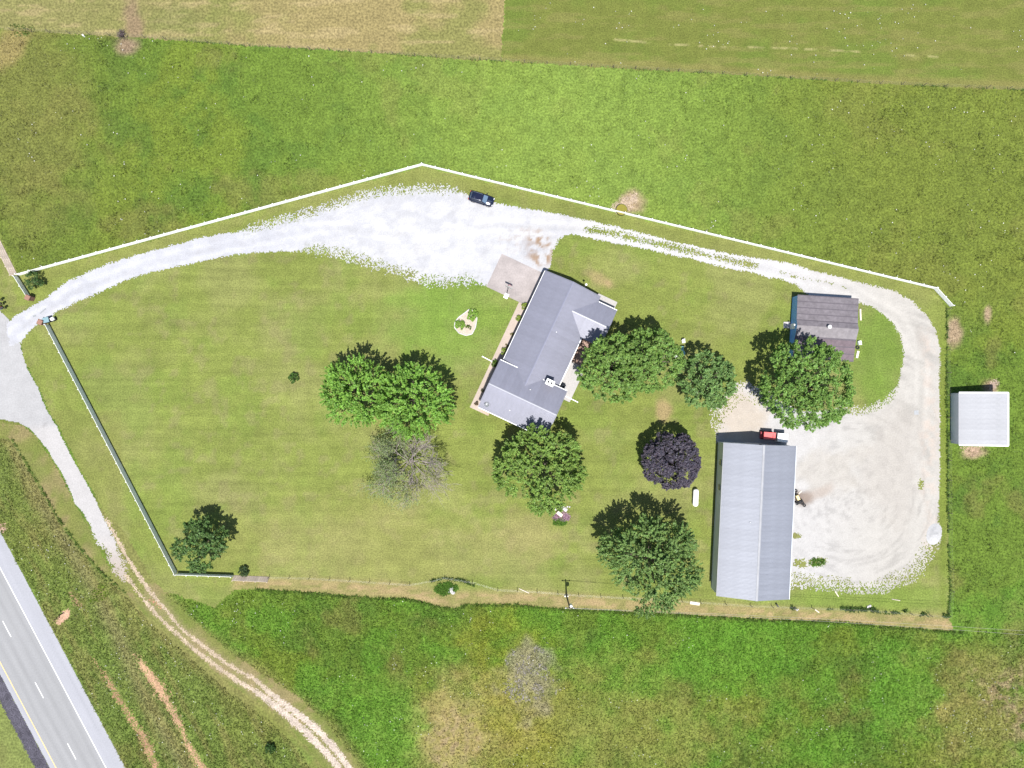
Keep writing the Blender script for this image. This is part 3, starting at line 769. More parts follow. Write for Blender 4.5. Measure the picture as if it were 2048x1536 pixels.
def rib_panel(name, w, L, mat, ribs=4, rh=0.02, rw=0.045, th=0.02):
    mb = MB().box(0.002, w-0.002, 0, L, -th, 0)
    for k in range(ribs):
        c = (k+0.5)*w/ribs
        mb.add([(c-rw/2,0,0),(c+rw/2,0,0),(c+rw/5,0,rh),(c-rw/5,0,rh),(c-rw/2,L,0),(c+rw/2,L,0),(c+rw/5,L,rh),(c-rw/5,L,rh)],
               [(1,5,6,2),(2,6,7,3),(3,7,4,0),(0,1,2,3),(5,4,7,6)])
    me = mb.mesh(name); me.materials.append(mat)
    return me

def roof_plane(parent, O, e, up, length, L, mat, pw=0.914):
    """panels laid side by side from O along e, each running up the slope along up"""
    e = Vector(e).normalized(); up = Vector(up).normalized(); nrm = e.cross(up)
    if nrm.z < 0: nrm = -nrm
    n = max(1, round(length/pw)); w = length/n
    right = up.cross(nrm)
    O = Vector(O)
    if right.dot(e) < 0: O = O + e*length
    me = rib_panel('roof_panel', w, L, mat)
    for k in range(n):
        o = link('roof_panel', me, None, parent)
        p = O + right*(k*w)
        o.matrix_local = Matrix(((right.x,up.x,nrm.x,p.x),(right.y,up.y,nrm.y,p.y),(right.z,up.z,nrm.z,p.z),(0,0,0,1)))

def gable_body(x0, x1, y0, y1, he, hr, along='y', z0=0.0, cx=None):
    """solid walls with gable ends, ridge along the given axis"""
    mb = MB()
    if along == 'y':
        c = (x0+x1)/2 if cx is None else cx
        prof = [(x0,z0),(x1,z0),(x1,he),(c,hr),(x0,he)]
        secs = [[(a, y, b) for a, b in prof] for y in (y0, y1)]
    else:
        c = (y0+y1)/2 if cx is None else cx
        prof = [(y0,z0),(y1,z0),(y1,he),(c,hr),(y0,he)]
        secs = [[(x, a, b) for a, b in prof] for x in (x0, x1)]
    return mb.loft(secs)

house = empty('farmhouse', 0, 0, 0, HR, 'long grey metal-roofed farmhouse set at a slant beside the concrete pad and round trees', 'house')
gable_body(-2.85, 7.05, -1.0, 19.75, 2.62, 4.10).build('wall', M['tanbrick'], house)
gable_body(-3.1, 8.6, -5.55, 2.45, 3.55, 4.75, 'x').build('wall', M['tanbrick'], house)
gable_body(3.0, 10.5, 12.6, 18.7, 2.6, 3.5, 'x').build('wall', M['tanbrick'], house)
pm = 0.30
rmain = (1, 0, pm)
Lm = 5.36*math.hypot(1, pm)
roof_plane(house, (-3.12, 0.3, 2.765), (0,1,0), (1,0,pm), 19.75, 5.21*math.hypot(1, pm), M['houseroof'])
roof_plane(house, (7.45, 0.3, 2.72), (0,1,0), (-1,0,pm), 19.75, Lm, M['houseroof'])
Lw = 4.43*math.hypot(1, pm)
roof_plane(house, (-3.55, -5.98, 3.62), (1,0,0), (0,1,pm), 12.55, Lw, M['houseroof'])
roof_plane(house, (-3.55, 2.88, 3.62), (1,0,0), (0,-1,pm), 12.55, Lw, M['houseroof'])
Lg = 3.45*math.hypot(1, pm)
roof_plane(house, (3.2, 12.2, 2.74), (1,0,0), (0,1,pm), 7.8, Lg, M['houseroof'])
roof_plane(house, (3.2, 19.1, 2.74), (1,0,0), (0,-1,pm), 7.8, Lg, M['houseroof'])
def cap(x0, y0, x1, y1, z, wdt, mat, parent, slope=pm, name='ridge_cap'):
    d = Vector((x1-x0, y1-y0, 0)); L = d.length; d.normalize(); n = Vector((-d.y, d.x, 0))
    mb = MB()
    secs = []
    for p in (Vector((x0,y0,z)), Vector((x1,y1,z))):
        secs.append([p + n*wdt - Vector((0,0,wdt*slope-0.005)), p + n*wdt - Vector((0,0,wdt*slope-0.045)), p + Vector((0,0,0.05)), p - n*wdt - Vector((0,0,wdt*slope-0.045)), p - n*wdt - Vector((0,0,wdt*slope-0.005)), p+Vector((0,0,0.005))])
    mb.loft(secs)
    return mb.build(name, mat, parent)
M['palecap'] = plain('pale_ridge_metal', (0.30, 0.305, 0.34), 0.4, metal=0.1, var=0.05)
M['caphouse'] = plain('house_ridge_metal', (0.182, 0.187, 0.24), 0.4, metal=0.15, var=0.05)
cap(2.09, 0.75, 2.09, 20.05, 2.72+5.36*pm, 0.16, M['caphouse'], house)
cap(-3.55, -1.55, 9.0, -1.55, 3.62+4.43*pm, 0.11, M['palecap'], house)
cap(4.0, 15.65, 11.0, 15.65, 2.74+3.45*pm, 0.11, M['palecap'], house)
def trim(p, q, w, h, mat, parent, name='gutter'):
    p = Vector(p); q = Vector(q); d = (q-p).normalized(); n = Vector((-d.y, d.x, 0)).normalized()*w/2; u = Vector((0,0,h))
    return MB().loft([[p-n, p+n, p+n+u, p-n+u], [q-n, q+n, q+n+u, q-n+u]]).build(name, mat, parent)
trim((-3.15, 2.95, 2.63), (-3.15, 20.05, 2.63), 0.08, 0.11, M['white'], house)
trim((-3.24, 2.95, 2.62), (-3.24, 20.05, 2.62), 0.10, 0.06, M['dark'], house, 'dark_eave_strip')  # thin dark strip outside the west gutter
trim((7.52, 2.9, 2.60), (7.52, 12.2, 2.60), 0.12, 0.11, M['white'], house)
trim((-3.55, 2.95, 3.50), (9.0, 2.95, 3.50), 0.11, 0.11, M['white'], house)
trim((-3.55, -6.05, 3.50), (9.0, -6.05, 3.50), 0.11, 0.11, M['white'], house)
trim((7.5, 19.17, 2.62), (11.0, 19.17, 2.62), 0.11, 0.11, M['white'], house)
for (a, b) in (((-3.6,2.9,3.56),(-3.6,-1.55,4.9)), ((-3.6,-6.0,3.56),(-3.6,-1.55,4.9)), ((9.05,2.9,3.56),(9.05,-1.55,4.9)), ((9.05,-6.0,3.56),(9.05,-1.55,4.9)),
               ((-3.15,20.1,2.70),(2.09,20.1,4.27)), ((7.5,20.1,2.66),(2.09,20.1,4.27))):
    trim(a, b, 0.07, 0.14, M['caphouse'], house, 'rake_trim')
ch = MB().box(5.05, 6.35, 2.5, 3.35, 0.3, 5.25).build('chimney', M['tanbrick'], house)
MB().cbox(4.97, 6.43, 2.42, 3.43, 5.25, 5.38, 0.04).build('chimney_crown', M['white'], ch)
MB().box(5.25, 5.55, 2.75, 3.1, 5.38, 5.52).box(5.85, 6.15, 2.75, 3.1, 5.38, 5.52).build('flue', M['dark'], ch)
for (v, u, z) in ((3.1, 11.2, 3.95), (3.2, 0.45, 4.38), (1.55, -4.2, 4.1)):
    MB().tube((v,u,z-0.1),(v,u,z+0.35),0.07,0.07,10).build('vent_pipe', M['white'], house)
d = MB()
for k in range(7):
    a0, a1 = math.pi*k/7+0.3, math.pi*(k+1)/7+0.3
    d.tube((-2.35+0.42*math.cos(a0)-0.1, -5.0, 4.15+0.42*math.sin(a0)), (-2.35+0.42*math.cos(a1)-0.1, -5.0, 4.15+0.42*math.sin(a1)), 0.035, 0.035, 6)
d.lathe([(0.02,0),(0.2,0.03),(0.36,0.09),(0.42,0.16),(0.4,0.17),(0.2,0.06),(0.02,0.02)], 14, (-2.4, -5.0, 4.05))
d.tube((-2.4,-5.0,3.8),(-2.4,-5.0,4.1),0.03,0.03,6)
d.build('satellite_dish', M['steel'], house)
for (v, u0) in ((-3.02,4.5),(-3.02,7.5),(-3.02,10.0),(-3.02,12.6)):
    w_ = MB().box(v-0.16, v+0.2, u0, u0+1.1, 0.9, 2.1).build('window', M['white'], house)
    MB().box(v-0.19, v-0.155, u0+0.07, u0+1.03, 0.97, 2.03).build('pane', M['glass'], w_)
MB().box(-2.95,-2.80,15.0,19.2,0.06,2.25).build('garage_door', M['white'], house)
MB().box(-3.0,-2.82,5.95,6.85,0.06,2.1).build('door', M['dark'], house)
MB().tube((-3.5,2.75,0.2),(-3.5,2.75,3.5),0.05,0.05,6).build('downspout', M['white'], house)
def drain(p, q, label):
    a = W(*p); b = W(*q)
    t = MB().tube((a[0],a[1],0.08),(b[0],b[1],0.12),0.09,0.09,8)
    t.tube((a[0],a[1],0.08),(a[0]-(b[0]-a[0])*0.04,a[1]-(b[1]-a[1])*0.04,0.08),0.12,0.12,8)
    tag(t.build('drain_pipe', M['white']), label, 'drain pipe', 'white roof drain pipes')
drain((965,713),(986,724), 'white drain pipe lying across the front walkway onto the lawn')
drain((1155,804),(1131,792), 'white drain pipe running onto the grass behind the house near the patio')
ac = empty('air_conditioner', *hx(8.35, 3.25), 0.06, HR, 'dark box-shaped air conditioner on the patio under the chimney gable', 'air conditioner')
MB().cbox(-0.42,0.42,-0.42,0.42,0,0.8,0.05).build('casing', M['steel'], ac)
MB().lathe([(0.33,0.82),(0.3,0.84),(0.05,0.85)],16).build('fan_grille', M['dark'], ac)

# ------------------------------------------------------------------ big barn
BR = math.radians(-2.7)
barn = empty('pole_barn', 41.6, -23.3, 0, BR, 'large grey metal pole barn with two-tone ridged roof beside the gravel yard', 'barn')
bw, bl, be, br_ = 6.0, 12.97, 4.1, 5.85
gable_body(-bw+0.05, bw-0.05, -bl+0.05, bl-0.05, be-0.08, br_-0.12).build('wall', M['barnwall'], barn)
ps = (br_-be)/bw
mb = MB()
for k in range(86):
    y = -bl+0.2+k*0.3
    mb.box(-bw+0.0, -bw+0.06, y, y+0.06, 0.1, be-0.2)
tag(mb.build('wall_ribs', M['barnwall'], barn), kind='stuff')
Lb = (bw+0.15)*math.hypot(1, ps)
roof_plane(barn, (-bw-0.15, -bl-0.1, be-0.15*ps), (0,1,0), (1,0,ps), 2*bl+0.2, Lb, M['barnroof'])
roof_plane(barn, (bw+0.15, -bl-0.1, be-0.15*ps), (0,1,0), (-1,0,ps), 2*bl+0.2, Lb, M['barnroof'])
cap(0, -bl-0.1, 0, bl+0.1, br_+0.02, 0.18, M['shedroof'], barn, ps)
trim((-bw-0.2,-bl-0.1,be-0.2),(-bw-0.2,bl+0.1,be-0.2),0.1,0.12,M['shedroof'],barn)
trim((bw+0.2,-bl-0.1,be-0.2),(bw+0.2,bl+0.1,be-0.2),0.1,0.12,M['barnwall'],barn)
for (y0) in (9.0, 4.7):
    w_ = MB().box(-bw-0.06, -bw+0.05, y0, y0+0.95, 1.7, 2.6).build('window', M['steel'], barn)
    MB().box(-bw-0.08, -bw-0.055, y0+0.06, y0+0.89, 1.76, 2.54).build('pane', M['glass'], w_)
MB().box(bw-0.05, bw+0.05, -2.0, 2.2, 0.05, 3.4).build('sliding_door', M['shedwall'], barn)
MB().box(-1.4, 1.4, bl-0.06, bl+0.04, 0.05, 3.2).build('sliding_door', M['shedwall'], barn)
MB().box(-0.2, 0.2, bl-0.02, bl+0.16, 3.9, 4.25).build('wall_lamp', M['dark'], barn)
MB().tube((-1.6,0,5.35),(-1.6,0,5.62),0.06,0.06,8).build('vent_pipe', M['galv'], barn)

# ------------------------------------------------------------------ blue garage with patched rolled roofing
GR = math.radians(-3.7)
gar = empty('garage', 54.2, 9.75, 0, GR, 'low garage with blue west wall and banded grey-brown rolled roofing', 'garage')
prof = [(5.35,2.40),(1.05,2.66),(0.0,3.12),(-2.05,2.38),(-5.6,1.98)]
secs = []
for x in (-5.2, 5.15):
    secs.append([(x, 5.2, 0)] + [(x, min(max(a,-5.45),5.2), b-0.06) for a, b in prof] + [(x, -5.45, 0)])
MB().loft(secs).build('wall', M['bluewall'], gar)
mb = MB()
for k in range(34):
    y = -5.3+k*0.31
    mb.box(-5.24, -5.18, y, y+0.07, 0.1, 1.9 if y < -2 else 2.28)
tag(mb.build('siding_ribs', M['bluewall'], gar), kind='stuff')
def strips(a, b, n, mat):
    (ya, za), (yb, zb) = a, b
    for k in range(n):
        t0 = k/n; t1 = (k+1)/n
        y0 = ya+(yb-ya)*t0; y1 = ya+(yb-ya)*t1; z0 = za+(zb-za)*t0; z1 = za+(zb-za)*t1
        lift = 0.03
        o = MB().loft([[(x,y0,z0+lift),(x,y0,z0-0.01),(x,y1,z1-0.01),(x,y1,z1+0.004)] for x in (-5.3, 5.25)]).build('roofing_strip', mat, gar)
        MB().loft([[(x,y0+0.0,z0+lift+0.006),(x,y0+(y1-y0)*0.14,z0+(z1-z0)*0.14+lift*0.86+0.008),(x,y0+(y1-y0)*0.14,z0+(z1-z0)*0.14+lift*0.8),(x,y0,z0+lift-0.004)] for x in (-5.3, 5.25)]).build('tar_seam', M['seam'], o)
strips(prof[0], prof[1], 4, M['rollroof'])
strips(prof[1], prof[2], 1, M['rollroof'])
strips(prof[3], prof[2], 1, M['rollroof_sunlit'])
strips(prof[4], prof[3], 3, M['rollroof_brown'])
vent = MB().box(-0.2,0.2,-0.18,0.2,3.05,3.4).build('roof_vent', M['galv'], gar)
MB().lathe([(0.12,3.4),(0.3,3.48),(0.34,3.6),(0.3,3.72),(0.12,3.8),(0.01,3.82)],14,(0.05,0.02,0)).build('turbine_head', M['white'], vent)
MB().box(-5.3,-5.16,-0.5,0.45,0.05,2.05).build('door', M['white'], gar)
lamp = MB().tube((-5.2,0.1,2.45),(-5.5,0.1,2.6),0.03,0.03,6).build('wall_lamp', M['dark'], gar)
MB().lathe([(0.02,0.1),(0.14,0.0),(0.15,-0.05),(0.02,-0.05)],12,(-5.55,0.1,2.6)).build('lamp_shade', M['white'], lamp)
w_ = MB().box(5.1,5.2,2.0,3.2,1.0,1.9).build('window', M['white'], gar)
MB().box(5.19,5.22,2.08,3.12,1.07,1.83).build('pane', M['glass'], w_)
x_, y_ = W(1573, 650)
tag(MB().cbox(x_-0.55,x_+0.6,y_-0.55,y_+0.55,0,0.12,0.02).build('doorstep', M['stone']), 'square pale doorstep against the blue garage wall', 'doorstep')

# ------------------------------------------------------------------ open loafing shed in the paddock
shed = empty('loafing_shed', 80.8, -6.0, 0, 0, 'white metal loafing shed with a single sloping roof in the right-hand paddock', 'shed')
wl = MB().loft([[(-3.6,y,0),(3.4,y,0),(3.4,y,3.55),(-3.6,y,2.30)] for y in (-4.4,-4.3)])
wl.loft([[(-3.6,y,0),(3.4,y,0),(3.4,y,3.55),(-3.6,y,2.30)] for y in (4.3,4.4)])
wl.box(-3.62,-3.5,-4.28,4.28,0,2.28)
wl.build('wall', M['shedwall'], shed)
sl = 1.45/7.45
roof_plane(shed, (-3.75,-4.5,2.36), (0,1,0), (1,0,sl), 9.0, 7.5*math.hypot(1,sl), M['shedroof'])
for (a, b) in (((-3.7,4.53,2.38),(3.75,4.53,3.83)), ((-3.7,-4.53,2.38),(3.75,-4.53,3.83)), ((3.76,-4.53,3.80),(3.76,4.53,3.80))):
    trim(a, b, 0.22, 0.07, M['white'], shed, 'roof_trim')
for y in (-4.2,-1.4,1.4,4.2):
    MB().box(3.2,3.35,y-0.08,y+0.08,0,3.5).build('post', M['postwood'], shed)

# ------------------------------------------------------------------ fences
def board_fence(p, q, label, side, group='white board fences round the yard', mat='white', bay=1.83, hgt=1.25, z=0.0, lean=0.0):
    a = Vector(W(*p)); b = Vector(W(*q)); L = (b-a).length
    n = max(1, round(L/bay)); w = L/n
    ang = math.atan2((b-a).y, (b-a).x)
    f = empty('board_fence', a.x, a.y, z, ang, label, 'fence', group)
    f.rotation_euler = (lean, 0, ang); f.rotation_mode = 'XYZ'
    post = MB().cbox(-0.065,0.065,-0.065,0.065,0,hgt+0.08,0.03).mesh('post'); post.materials.append(M[mat])
    rail = MB().box(0.004, w-0.004, -0.022, 0.022, 0, 0.27).mesh('rail'); rail.materials.append(M[mat])
    for k in range(n+1):
        o = link('post', post, None, f); o.location = (k*w, 0.09*side, 0)
        if k < n:
            for j in range(4):
                r = link('rail', rail, None, f); r.location = (k*w, -0.0*side, 0.08+j*0.30)
    return f
board_fence((40,551),(845,331.5), 'long white board fence rising from the left gate to the upper corner', 1, bay=2.44)
board_fence((845,331.5),(1866,577.5), 'long white board fence descending from the upper corner toward the garage loop', 1, bay=2.44)
board_fence((1867,578),(1899,613), 'short white board fence end turning down at the far right of the driveway', 1, bay=2.44)
board_fence((36,553),(62,594), 'short white board fence from the upper corner to the brick gate pier', -1)
board_fence((99,650),(355,1145), 'straight white board fence between the left lawn and access road', -1)
board_fence((357,1146),(467,1150), 'white board fence behind the dark tree at the lower left corner', -1)
board_fence((469,1150),(538,1153), 'short weathered tan board fence ending the lower left corner run', -1, mat='oldwood', lean=math.radians(34))
board_fence((-8,462),(35,548), 'weathered tan board fence at the left edge above the gate', -1, mat='oldwood', lean=math.radians(34))

def wire_fence(pts, label, spacing, name='wire_fence', hgt=1.25, strands=4):
    f = empty(name, pts[0][0], pts[0][1], 0, 0, label, 'fence', 'wire fences round the fields')
    o0 = Vector((pts[0][0], pts[0][1], 0))
    post = MB().tube((0,0,0),(0,0,hgt),0.055,0.05,6).mesh('post'); post.materials.append(M['postwood'])
    for (a, b) in zip(pts[:-1], pts[1:]):
        a = Vector((*a,0)); b = Vector((*b,0)); L = (b-a).length; n = max(1, round(L/spacing))
        for k in range(n):
            p = link('post', post, None, f); p.location = a+(b-a)*(k/n)-o0
            p.rotation_euler = (random.uniform(-.05,.05), random.uniform(-.05,.05), 0)
    for s in range(strands):
        mb = MB(); z = hgt*(s+0.7)/strands
        for (a, b) in zip(pts[:-1], pts[1:]):
            mb.tube(Vector((*a,z))-o0, Vector((*b,z))-o0, 0.004, 0.004, 4, False)
        mb.build('wire', M['wire'], f)
wire_fence(FENCE_S, 'low wire fence on dark posts along the lower side of the lawn', 3.6)
wire_fence(FENCE_E, 'wire fence with dark posts along the right side of the gravel yard', 3.2)
wire_fence(FENCE_N, 'wire fence dividing the top fields from the meadow', 3.8)

# ------------------------------------------------------------------ foliage builders
def norm(a):
    return a/np.maximum(np.linalg.norm(a, axis=-1, keepdims=True), 1e-9)

def leaves_mesh(name, P, D, count, length, spread, size, tint, r, up=0.8, jit=0.72, vary=0.3):
    n = len(P)*count
    p = np.repeat(P, count, 0); d = np.repeat(D, count, 0)
    t = r.random(n)[:, None]
    side = r.normal(size=(n, 3)); side -= (side*d).sum(1, keepdims=True)*d
    c = p + d*(t*length - 0.25*length) + side*spread*(1.15-t)
    nr = norm(d*0.4 + np.array([0,-0.15,up]) + r.normal(size=(n,3))*jit)
    a = norm(np.cross(nr, r.normal(size=(n,3)))); b = np.cross(nr, a)
    s = (size*(0.65+0.7*r.random(n)))[:, None]
    V = np.stack([c-a*s, c-b*s*0.62, c+a*s, c+b*s*0.62], 1).reshape(-1, 3)
    cl = np.repeat(1+vary*(r.random(len(P))-0.5), count)
    k = cl*(1+vary*1.3*(r.random(n)-0.5))
    T = np.asarray(tint)[None]*k[:, None]
    T = T*(1+np.array([0.25,0.0,-0.1])*(r.random(n)[:, None]-0.5))
    return np_mesh(name, V, np.arange(len(V)).reshape(-1,4), tint=np.repeat(T, 4, 0))

def crown_points(r, center, R, hz, n_lobes, dens, low=-0.35, radr=(0.23, 0.36), offr=(0.88, 1.05), core=0.16):
    L = []; 
    for k in range(n_lobes):
        f = (k+0.5)/n_lobes
        z = low + (1.0-low)*f
        a = k*2.39996 + r.uniform(-0.5, 0.5)
        rr = math.sqrt(max(0, 1-z*z))
        dirv = np.array([rr*math.cos(a), rr*math.sin(a), z])
        rad = r.uniform(*radr)
        off = (1-rad)*r.uniform(*offr)
        L.append((dirv*off, rad))
    cs = np.array([l[0] for l in L]); rs = np.array([l[1] for l in L])
    n = int(dens*4*math.pi*R*R*0.8)
    i = r.integers(0, n_lobes, n*3)
    d = norm(r.normal(size=(n*3,3)) + norm(cs[i])*0.9 + np.array([0,0,0.25]))
    p = cs[i] + d*(rs[i]*r.uniform(0.86, 1.06, n*3))[:, None]
    dist = np.linalg.norm(p[:, None]-cs[None], axis=2)/rs[None]
    dist[np.arange(n*3), i] = 2
    keep = (dist.min(1) > 0.88)
    p, d = p[keep][:n], d[keep][:n]
    m = int(n*core)
    j = r.integers(0, n_lobes, m)
    di = norm(r.normal(size=(m,3))); pi = cs[j]*0.6 + di*(rs[j]*0.7)[:, None]
    p = np.vstack([p, pi]); d = np.vstack([d, norm(pi+1e-3)])
    sc = np.array([R, R, hz])
    return center + p*sc, d, [center + c*sc for c in cs]

def tree(name, label, px, py, rpx, h, seed, tint, cat='tree', group=None, lobes=34, dens=1.15, count=44, length=0.95, spread=0.26, size=0.155, hzf=0.40, midf=0.58, low=-0.35, vary=0.45, sx=1.0, sy=1.0, **kw):
    r = np.random.default_rng(seed)
    mid = h*midf
    x, y = W(px, py, mid); R = rpx*S*(1-mid/H)*0.95
    t = empty(name, x, y, 0, 0, label, cat, group)
    P, D, C = crown_points(r, np.array([0,0,mid]), R, h*hzf, lobes, dens, low, **kw)
    P[:, 0] *= sx; P[:, 1] *= sy
    link('crown', leaves_mesh('crown', P, D, count, length, spread, size, tint, r, vary=vary), M['leaf'], t)
    tr = MB(); th = h*0.28; r0 = 0.028*h
    tr.tube((0,0,0),(0.05,0.02,th),r0*1.15,r0*0.85,10)
    tr.build('trunk', M['bark'], t, True)
    bb = MB()
    for c in C:
        c = Vector((c[0]*sx, c[1]*sy, c[2])); a = Vector((0.05,0.02,th-0.1)); m_ = a.lerp(c, 0.45)+Vector((0,0,0.4))
        bb.tube(a, m_, r0*0.5, r0*0.3, 6, False); bb.tube(m_, c, r0*0.3, r0*0.08, 6, False)
    bb.build('branches', M['bark'], t, True)
    return t

LEAF = (0.155, 0.265, 0.055); LEAF_D = (0.09, 0.165, 0.043); LEAF_L = (0.170, 0.325, 0.050)
tree('maple_tree', 'bright green round tree, left one of the joined pair on the front lawn', 712, 783, 68, 9.5, 1, LEAF_L, length=1.6, spread=0.17, lobes=26, offr=(0.85,1.06))
tree('maple_tree', 'bright green round tree, right one of the joined pair above the half-dead tree', 830, 803, 75, 10.5, 2, LEAF_L, length=1.6, spread=0.17, lobes=26, offr=(0.85,1.08))
tree('shade_tree', 'green spreading tree touching the south end of the farmhouse roof', 1080, 938, 90, 10.5, 3, (0.175,0.280,0.055), length=1.3, spread=0.2, lobes=24, radr=(0.22,0.36), offr=(0.85,1.1))
tree('shade_tree', 'large green tree shading the back of the farmhouse', 1224, 738, 70, 12.5, 4, LEAF, length=0.9)
tree('shade_tree', 'large green tree merging with the tree behind the farmhouse, beside the teal table', 1299, 722, 68, 12.0, 5, (0.152,0.260,0.055), length=0.9)
tree('shade_tree', 'medium green tree between the teal table and the gravel yard', 1413, 761, 58, 9.0, 6, (0.145,0.250,0.072), length=0.9)
tree('shade_tree', 'large round green tree covering the garage corner', 1614, 769, 95, 13.0, 7, (0.152,0.270,0.055), length=0.9, lobes=44)
tree('purple_maple', 'dark purple round maple standing alone on the lawn', 1343, 922, 61, 8.0, 8, (0.085,0.074,0.100), length=0.6, spread=0.28, lobes=44, dens=1.7, vary=0.25, radr=(0.25,0.36), offr=(0.9,1.02))
tree('shade_tree', 'tall green tree beside the lower wire fence, nearest the pole barn', 1302, 1125, 97, 12.0, 9, (0.150,0.245,0.066), length=1.5, spread=0.18, lobes=20, radr=(0.22,0.36), offr=(0.85,1.14))
tree('yard_tree', 'dark green ragged tree in the lower left fence corner', 402, 1088, 54, 6.5, 10, LEAF_D, length=1.0, lobes=14, dens=1.0, low=-0.1)
tree('round_bush', 'round green bush inside the short fence by the brick gate pier', 67, 561, 18, 2.4, 11, (0.06,0.12,0.03), cat='bush', lobes=8, dens=5, count=22, length=0.4, spread=0.12, size=0.08)

def shrub(px, py, rpx, h, label, seed, tint=(0.20,0.34,0.05), group='small shrubs in the flower beds', name='shrub', count=20, dens=14):
    tree(name, label, px, py, rpx*1.22, h, seed, tint, 'shrub', group, lobes=12, dens=dens, count=count, length=0.18, spread=0.06, size=0.075, midf=0.5, hzf=0.48)
shrub(587, 756, 9, 1.1, 'small lone shrub in the open grass of the front lawn', 20, (0.06,0.13,0.02), group=None)
shrub(945, 630, 10, 1.0, 'larger upper shrub in the egg-shaped mulch bed', 21)
shrub(920, 650, 9, 0.9, 'left shrub in the egg-shaped mulch bed', 22)
shrub(937, 655, 4.2, 0.5, 'smallest shrub in the egg-shaped mulch bed', 23, (0.10,0.14,0.03))
shrub(1049.5, 613, 6, 0.9, 'round clipped shrub by the house front nearest the concrete pad', 24, (0.215,0.285,0.045))
shrub(1038.5, 637.5, 5.5, 0.9, 'round clipped shrub by the house front, second below the concrete pad', 25, (0.215,0.285,0.045))
shrub(1024, 669, 2.6, 0.5, 'tiny yellowish shrub by the house front, upper of the two tiny ones', 26, (0.16,0.15,0.03))
shrub(1013, 692, 2.8, 0.5, 'tiny yellowish shrub by the house front, lower of the two tiny ones', 27, (0.16,0.15,0.03))
shrub(1008, 703, 5.8, 0.9, 'round clipped shrub just above the step in the house front', 28, (0.215,0.285,0.045))
shrub(989.5, 727, 6, 0.9, 'round clipped shrub at the inner end of the front drain pipe', 29, (0.085,0.15,0.018))
shrub(965, 781, 2.8, 0.5, 'brownish shrub on the walkway beside the lower house wing', 30, (0.10,0.10,0.05))
shrub(953, 806, 3.4, 0.5, 'reddish brown shrub at the lower corner of the walkway', 31, (0.14,0.10,0.06))
shrub(487, 1143, 9, 1.0, 'small dark shrub growing against the weathered tan fence end', 32, (0.05,0.09,0.03), group=None)
shrub(540, 1497, 9, 1.0, 'dark green bush in rough grass inside the bend of the dirt track', 33, (0.045,0.11,0.02), group=None)

# mulch island bed
bed = WA([(938,619),(952,622),(954,637),(951,655),(944,668),(932,671),(918,666),(909,655),(910,644),(918,634),(928,627)])
tag(MB().prism([tuple(p) for p in bed], 0.0, 0.05).build('flower_bed', M['mulch']), kind='structure')
mb = MB()
for k in range(len(bed)):
    a = bed[k]; b = bed[(k+1) % len(bed)]
    mb.tube((a[0],a[1],0.06),(b[0],b[1],0.06),0.09,0.09,6)
tag(mb.build('bed_edging', M['stone']), 'pale stone edging round the egg-shaped mulch bed', 'edging')

# half-dead tree
def dead_tree():
    r = random.Random(5); rn = np.random.default_rng(5)
    h = 10.0; mid = 5.5
    x, y = W(818, 924, 4.0)
    t = empty('half_dead_tree', x, y, 0, 0, 'half-dead tree with bare grey branches below the joined green pair', 'tree')
    tr = MB().tube((0,0,0),(0.1,0.05,2.6),0.30,0.22,10).tube((0.1,0.05,2.6),(-0.1,0.3,5.4),0.22,0.08,8)
    tr.build('trunk', M['bark'], t, True)
    bb = MB(); tw = MB(); tips = []
    def grow(p, d, L, rad, lvl):
        q = p + d*L
        (bb if lvl < 2 else tw).tube(p, q, rad, rad*0.6, 6 if lvl < 2 else 4, False)
        if lvl >= 4:
            tips.append((q, d)); return
        n = 4 if lvl < 2 else 3
        for k in range(n):
            nd = (d + Vector((r.gauss(0,.5), r.gauss(0,.5), r.gauss(0.12,.35)))).normalized()
            s = p.lerp(q, r.uniform(0.45, 1.0)) if k else q
            grow(s, nd, L*r.uniform(0.55,0.85), max(rad*0.52, 0.021), lvl+1)
        if lvl >= 2: tips.append((q, d))
    for k in range(14):
        a = (-2.7 + 3.6*k/9 if k < 10 else 1.3+0.6*(k-10)) + r.uniform(-.15,.15)
        f = r.uniform(0, 1); grow(Vector((0.1-0.2*f,0.05+0.25*f,1.9+3.2*f)), Vector((math.cos(a), math.sin(a), r.uniform(0.05,0.6))).normalized(), r.uniform(2.3,3.6)*(1-0.25*f), 0.085, 0)
    bb.build('branches', M['deadwood'], t)
    tag(tw.build('twigs', M['deadwood'], t), kind='stuff')
    P = []; D = []
    for q, d in tips:
        # foliage survives on the left and lower side only
        if q.x < 0.2 and r.random() < (0.8 if q.x < -2.0 else 0.4): P.append(q); D.append(d)
        elif q.y < -4.5 and q.x < 3 and r.random() < 0.25: P.append(q); D.append(d)
        elif r.random() < 0.025: P.append(q); D.append(d)
    P = np.array([list(p) for p in P]); D = norm(np.array([list(p) for p in D]))
    link('crown', leaves_mesh('crown', P, D, 9, 0.9, 0.4, 0.10, (0.19,0.245,0.095), rn), M['leaf'], t)
dead_tree()

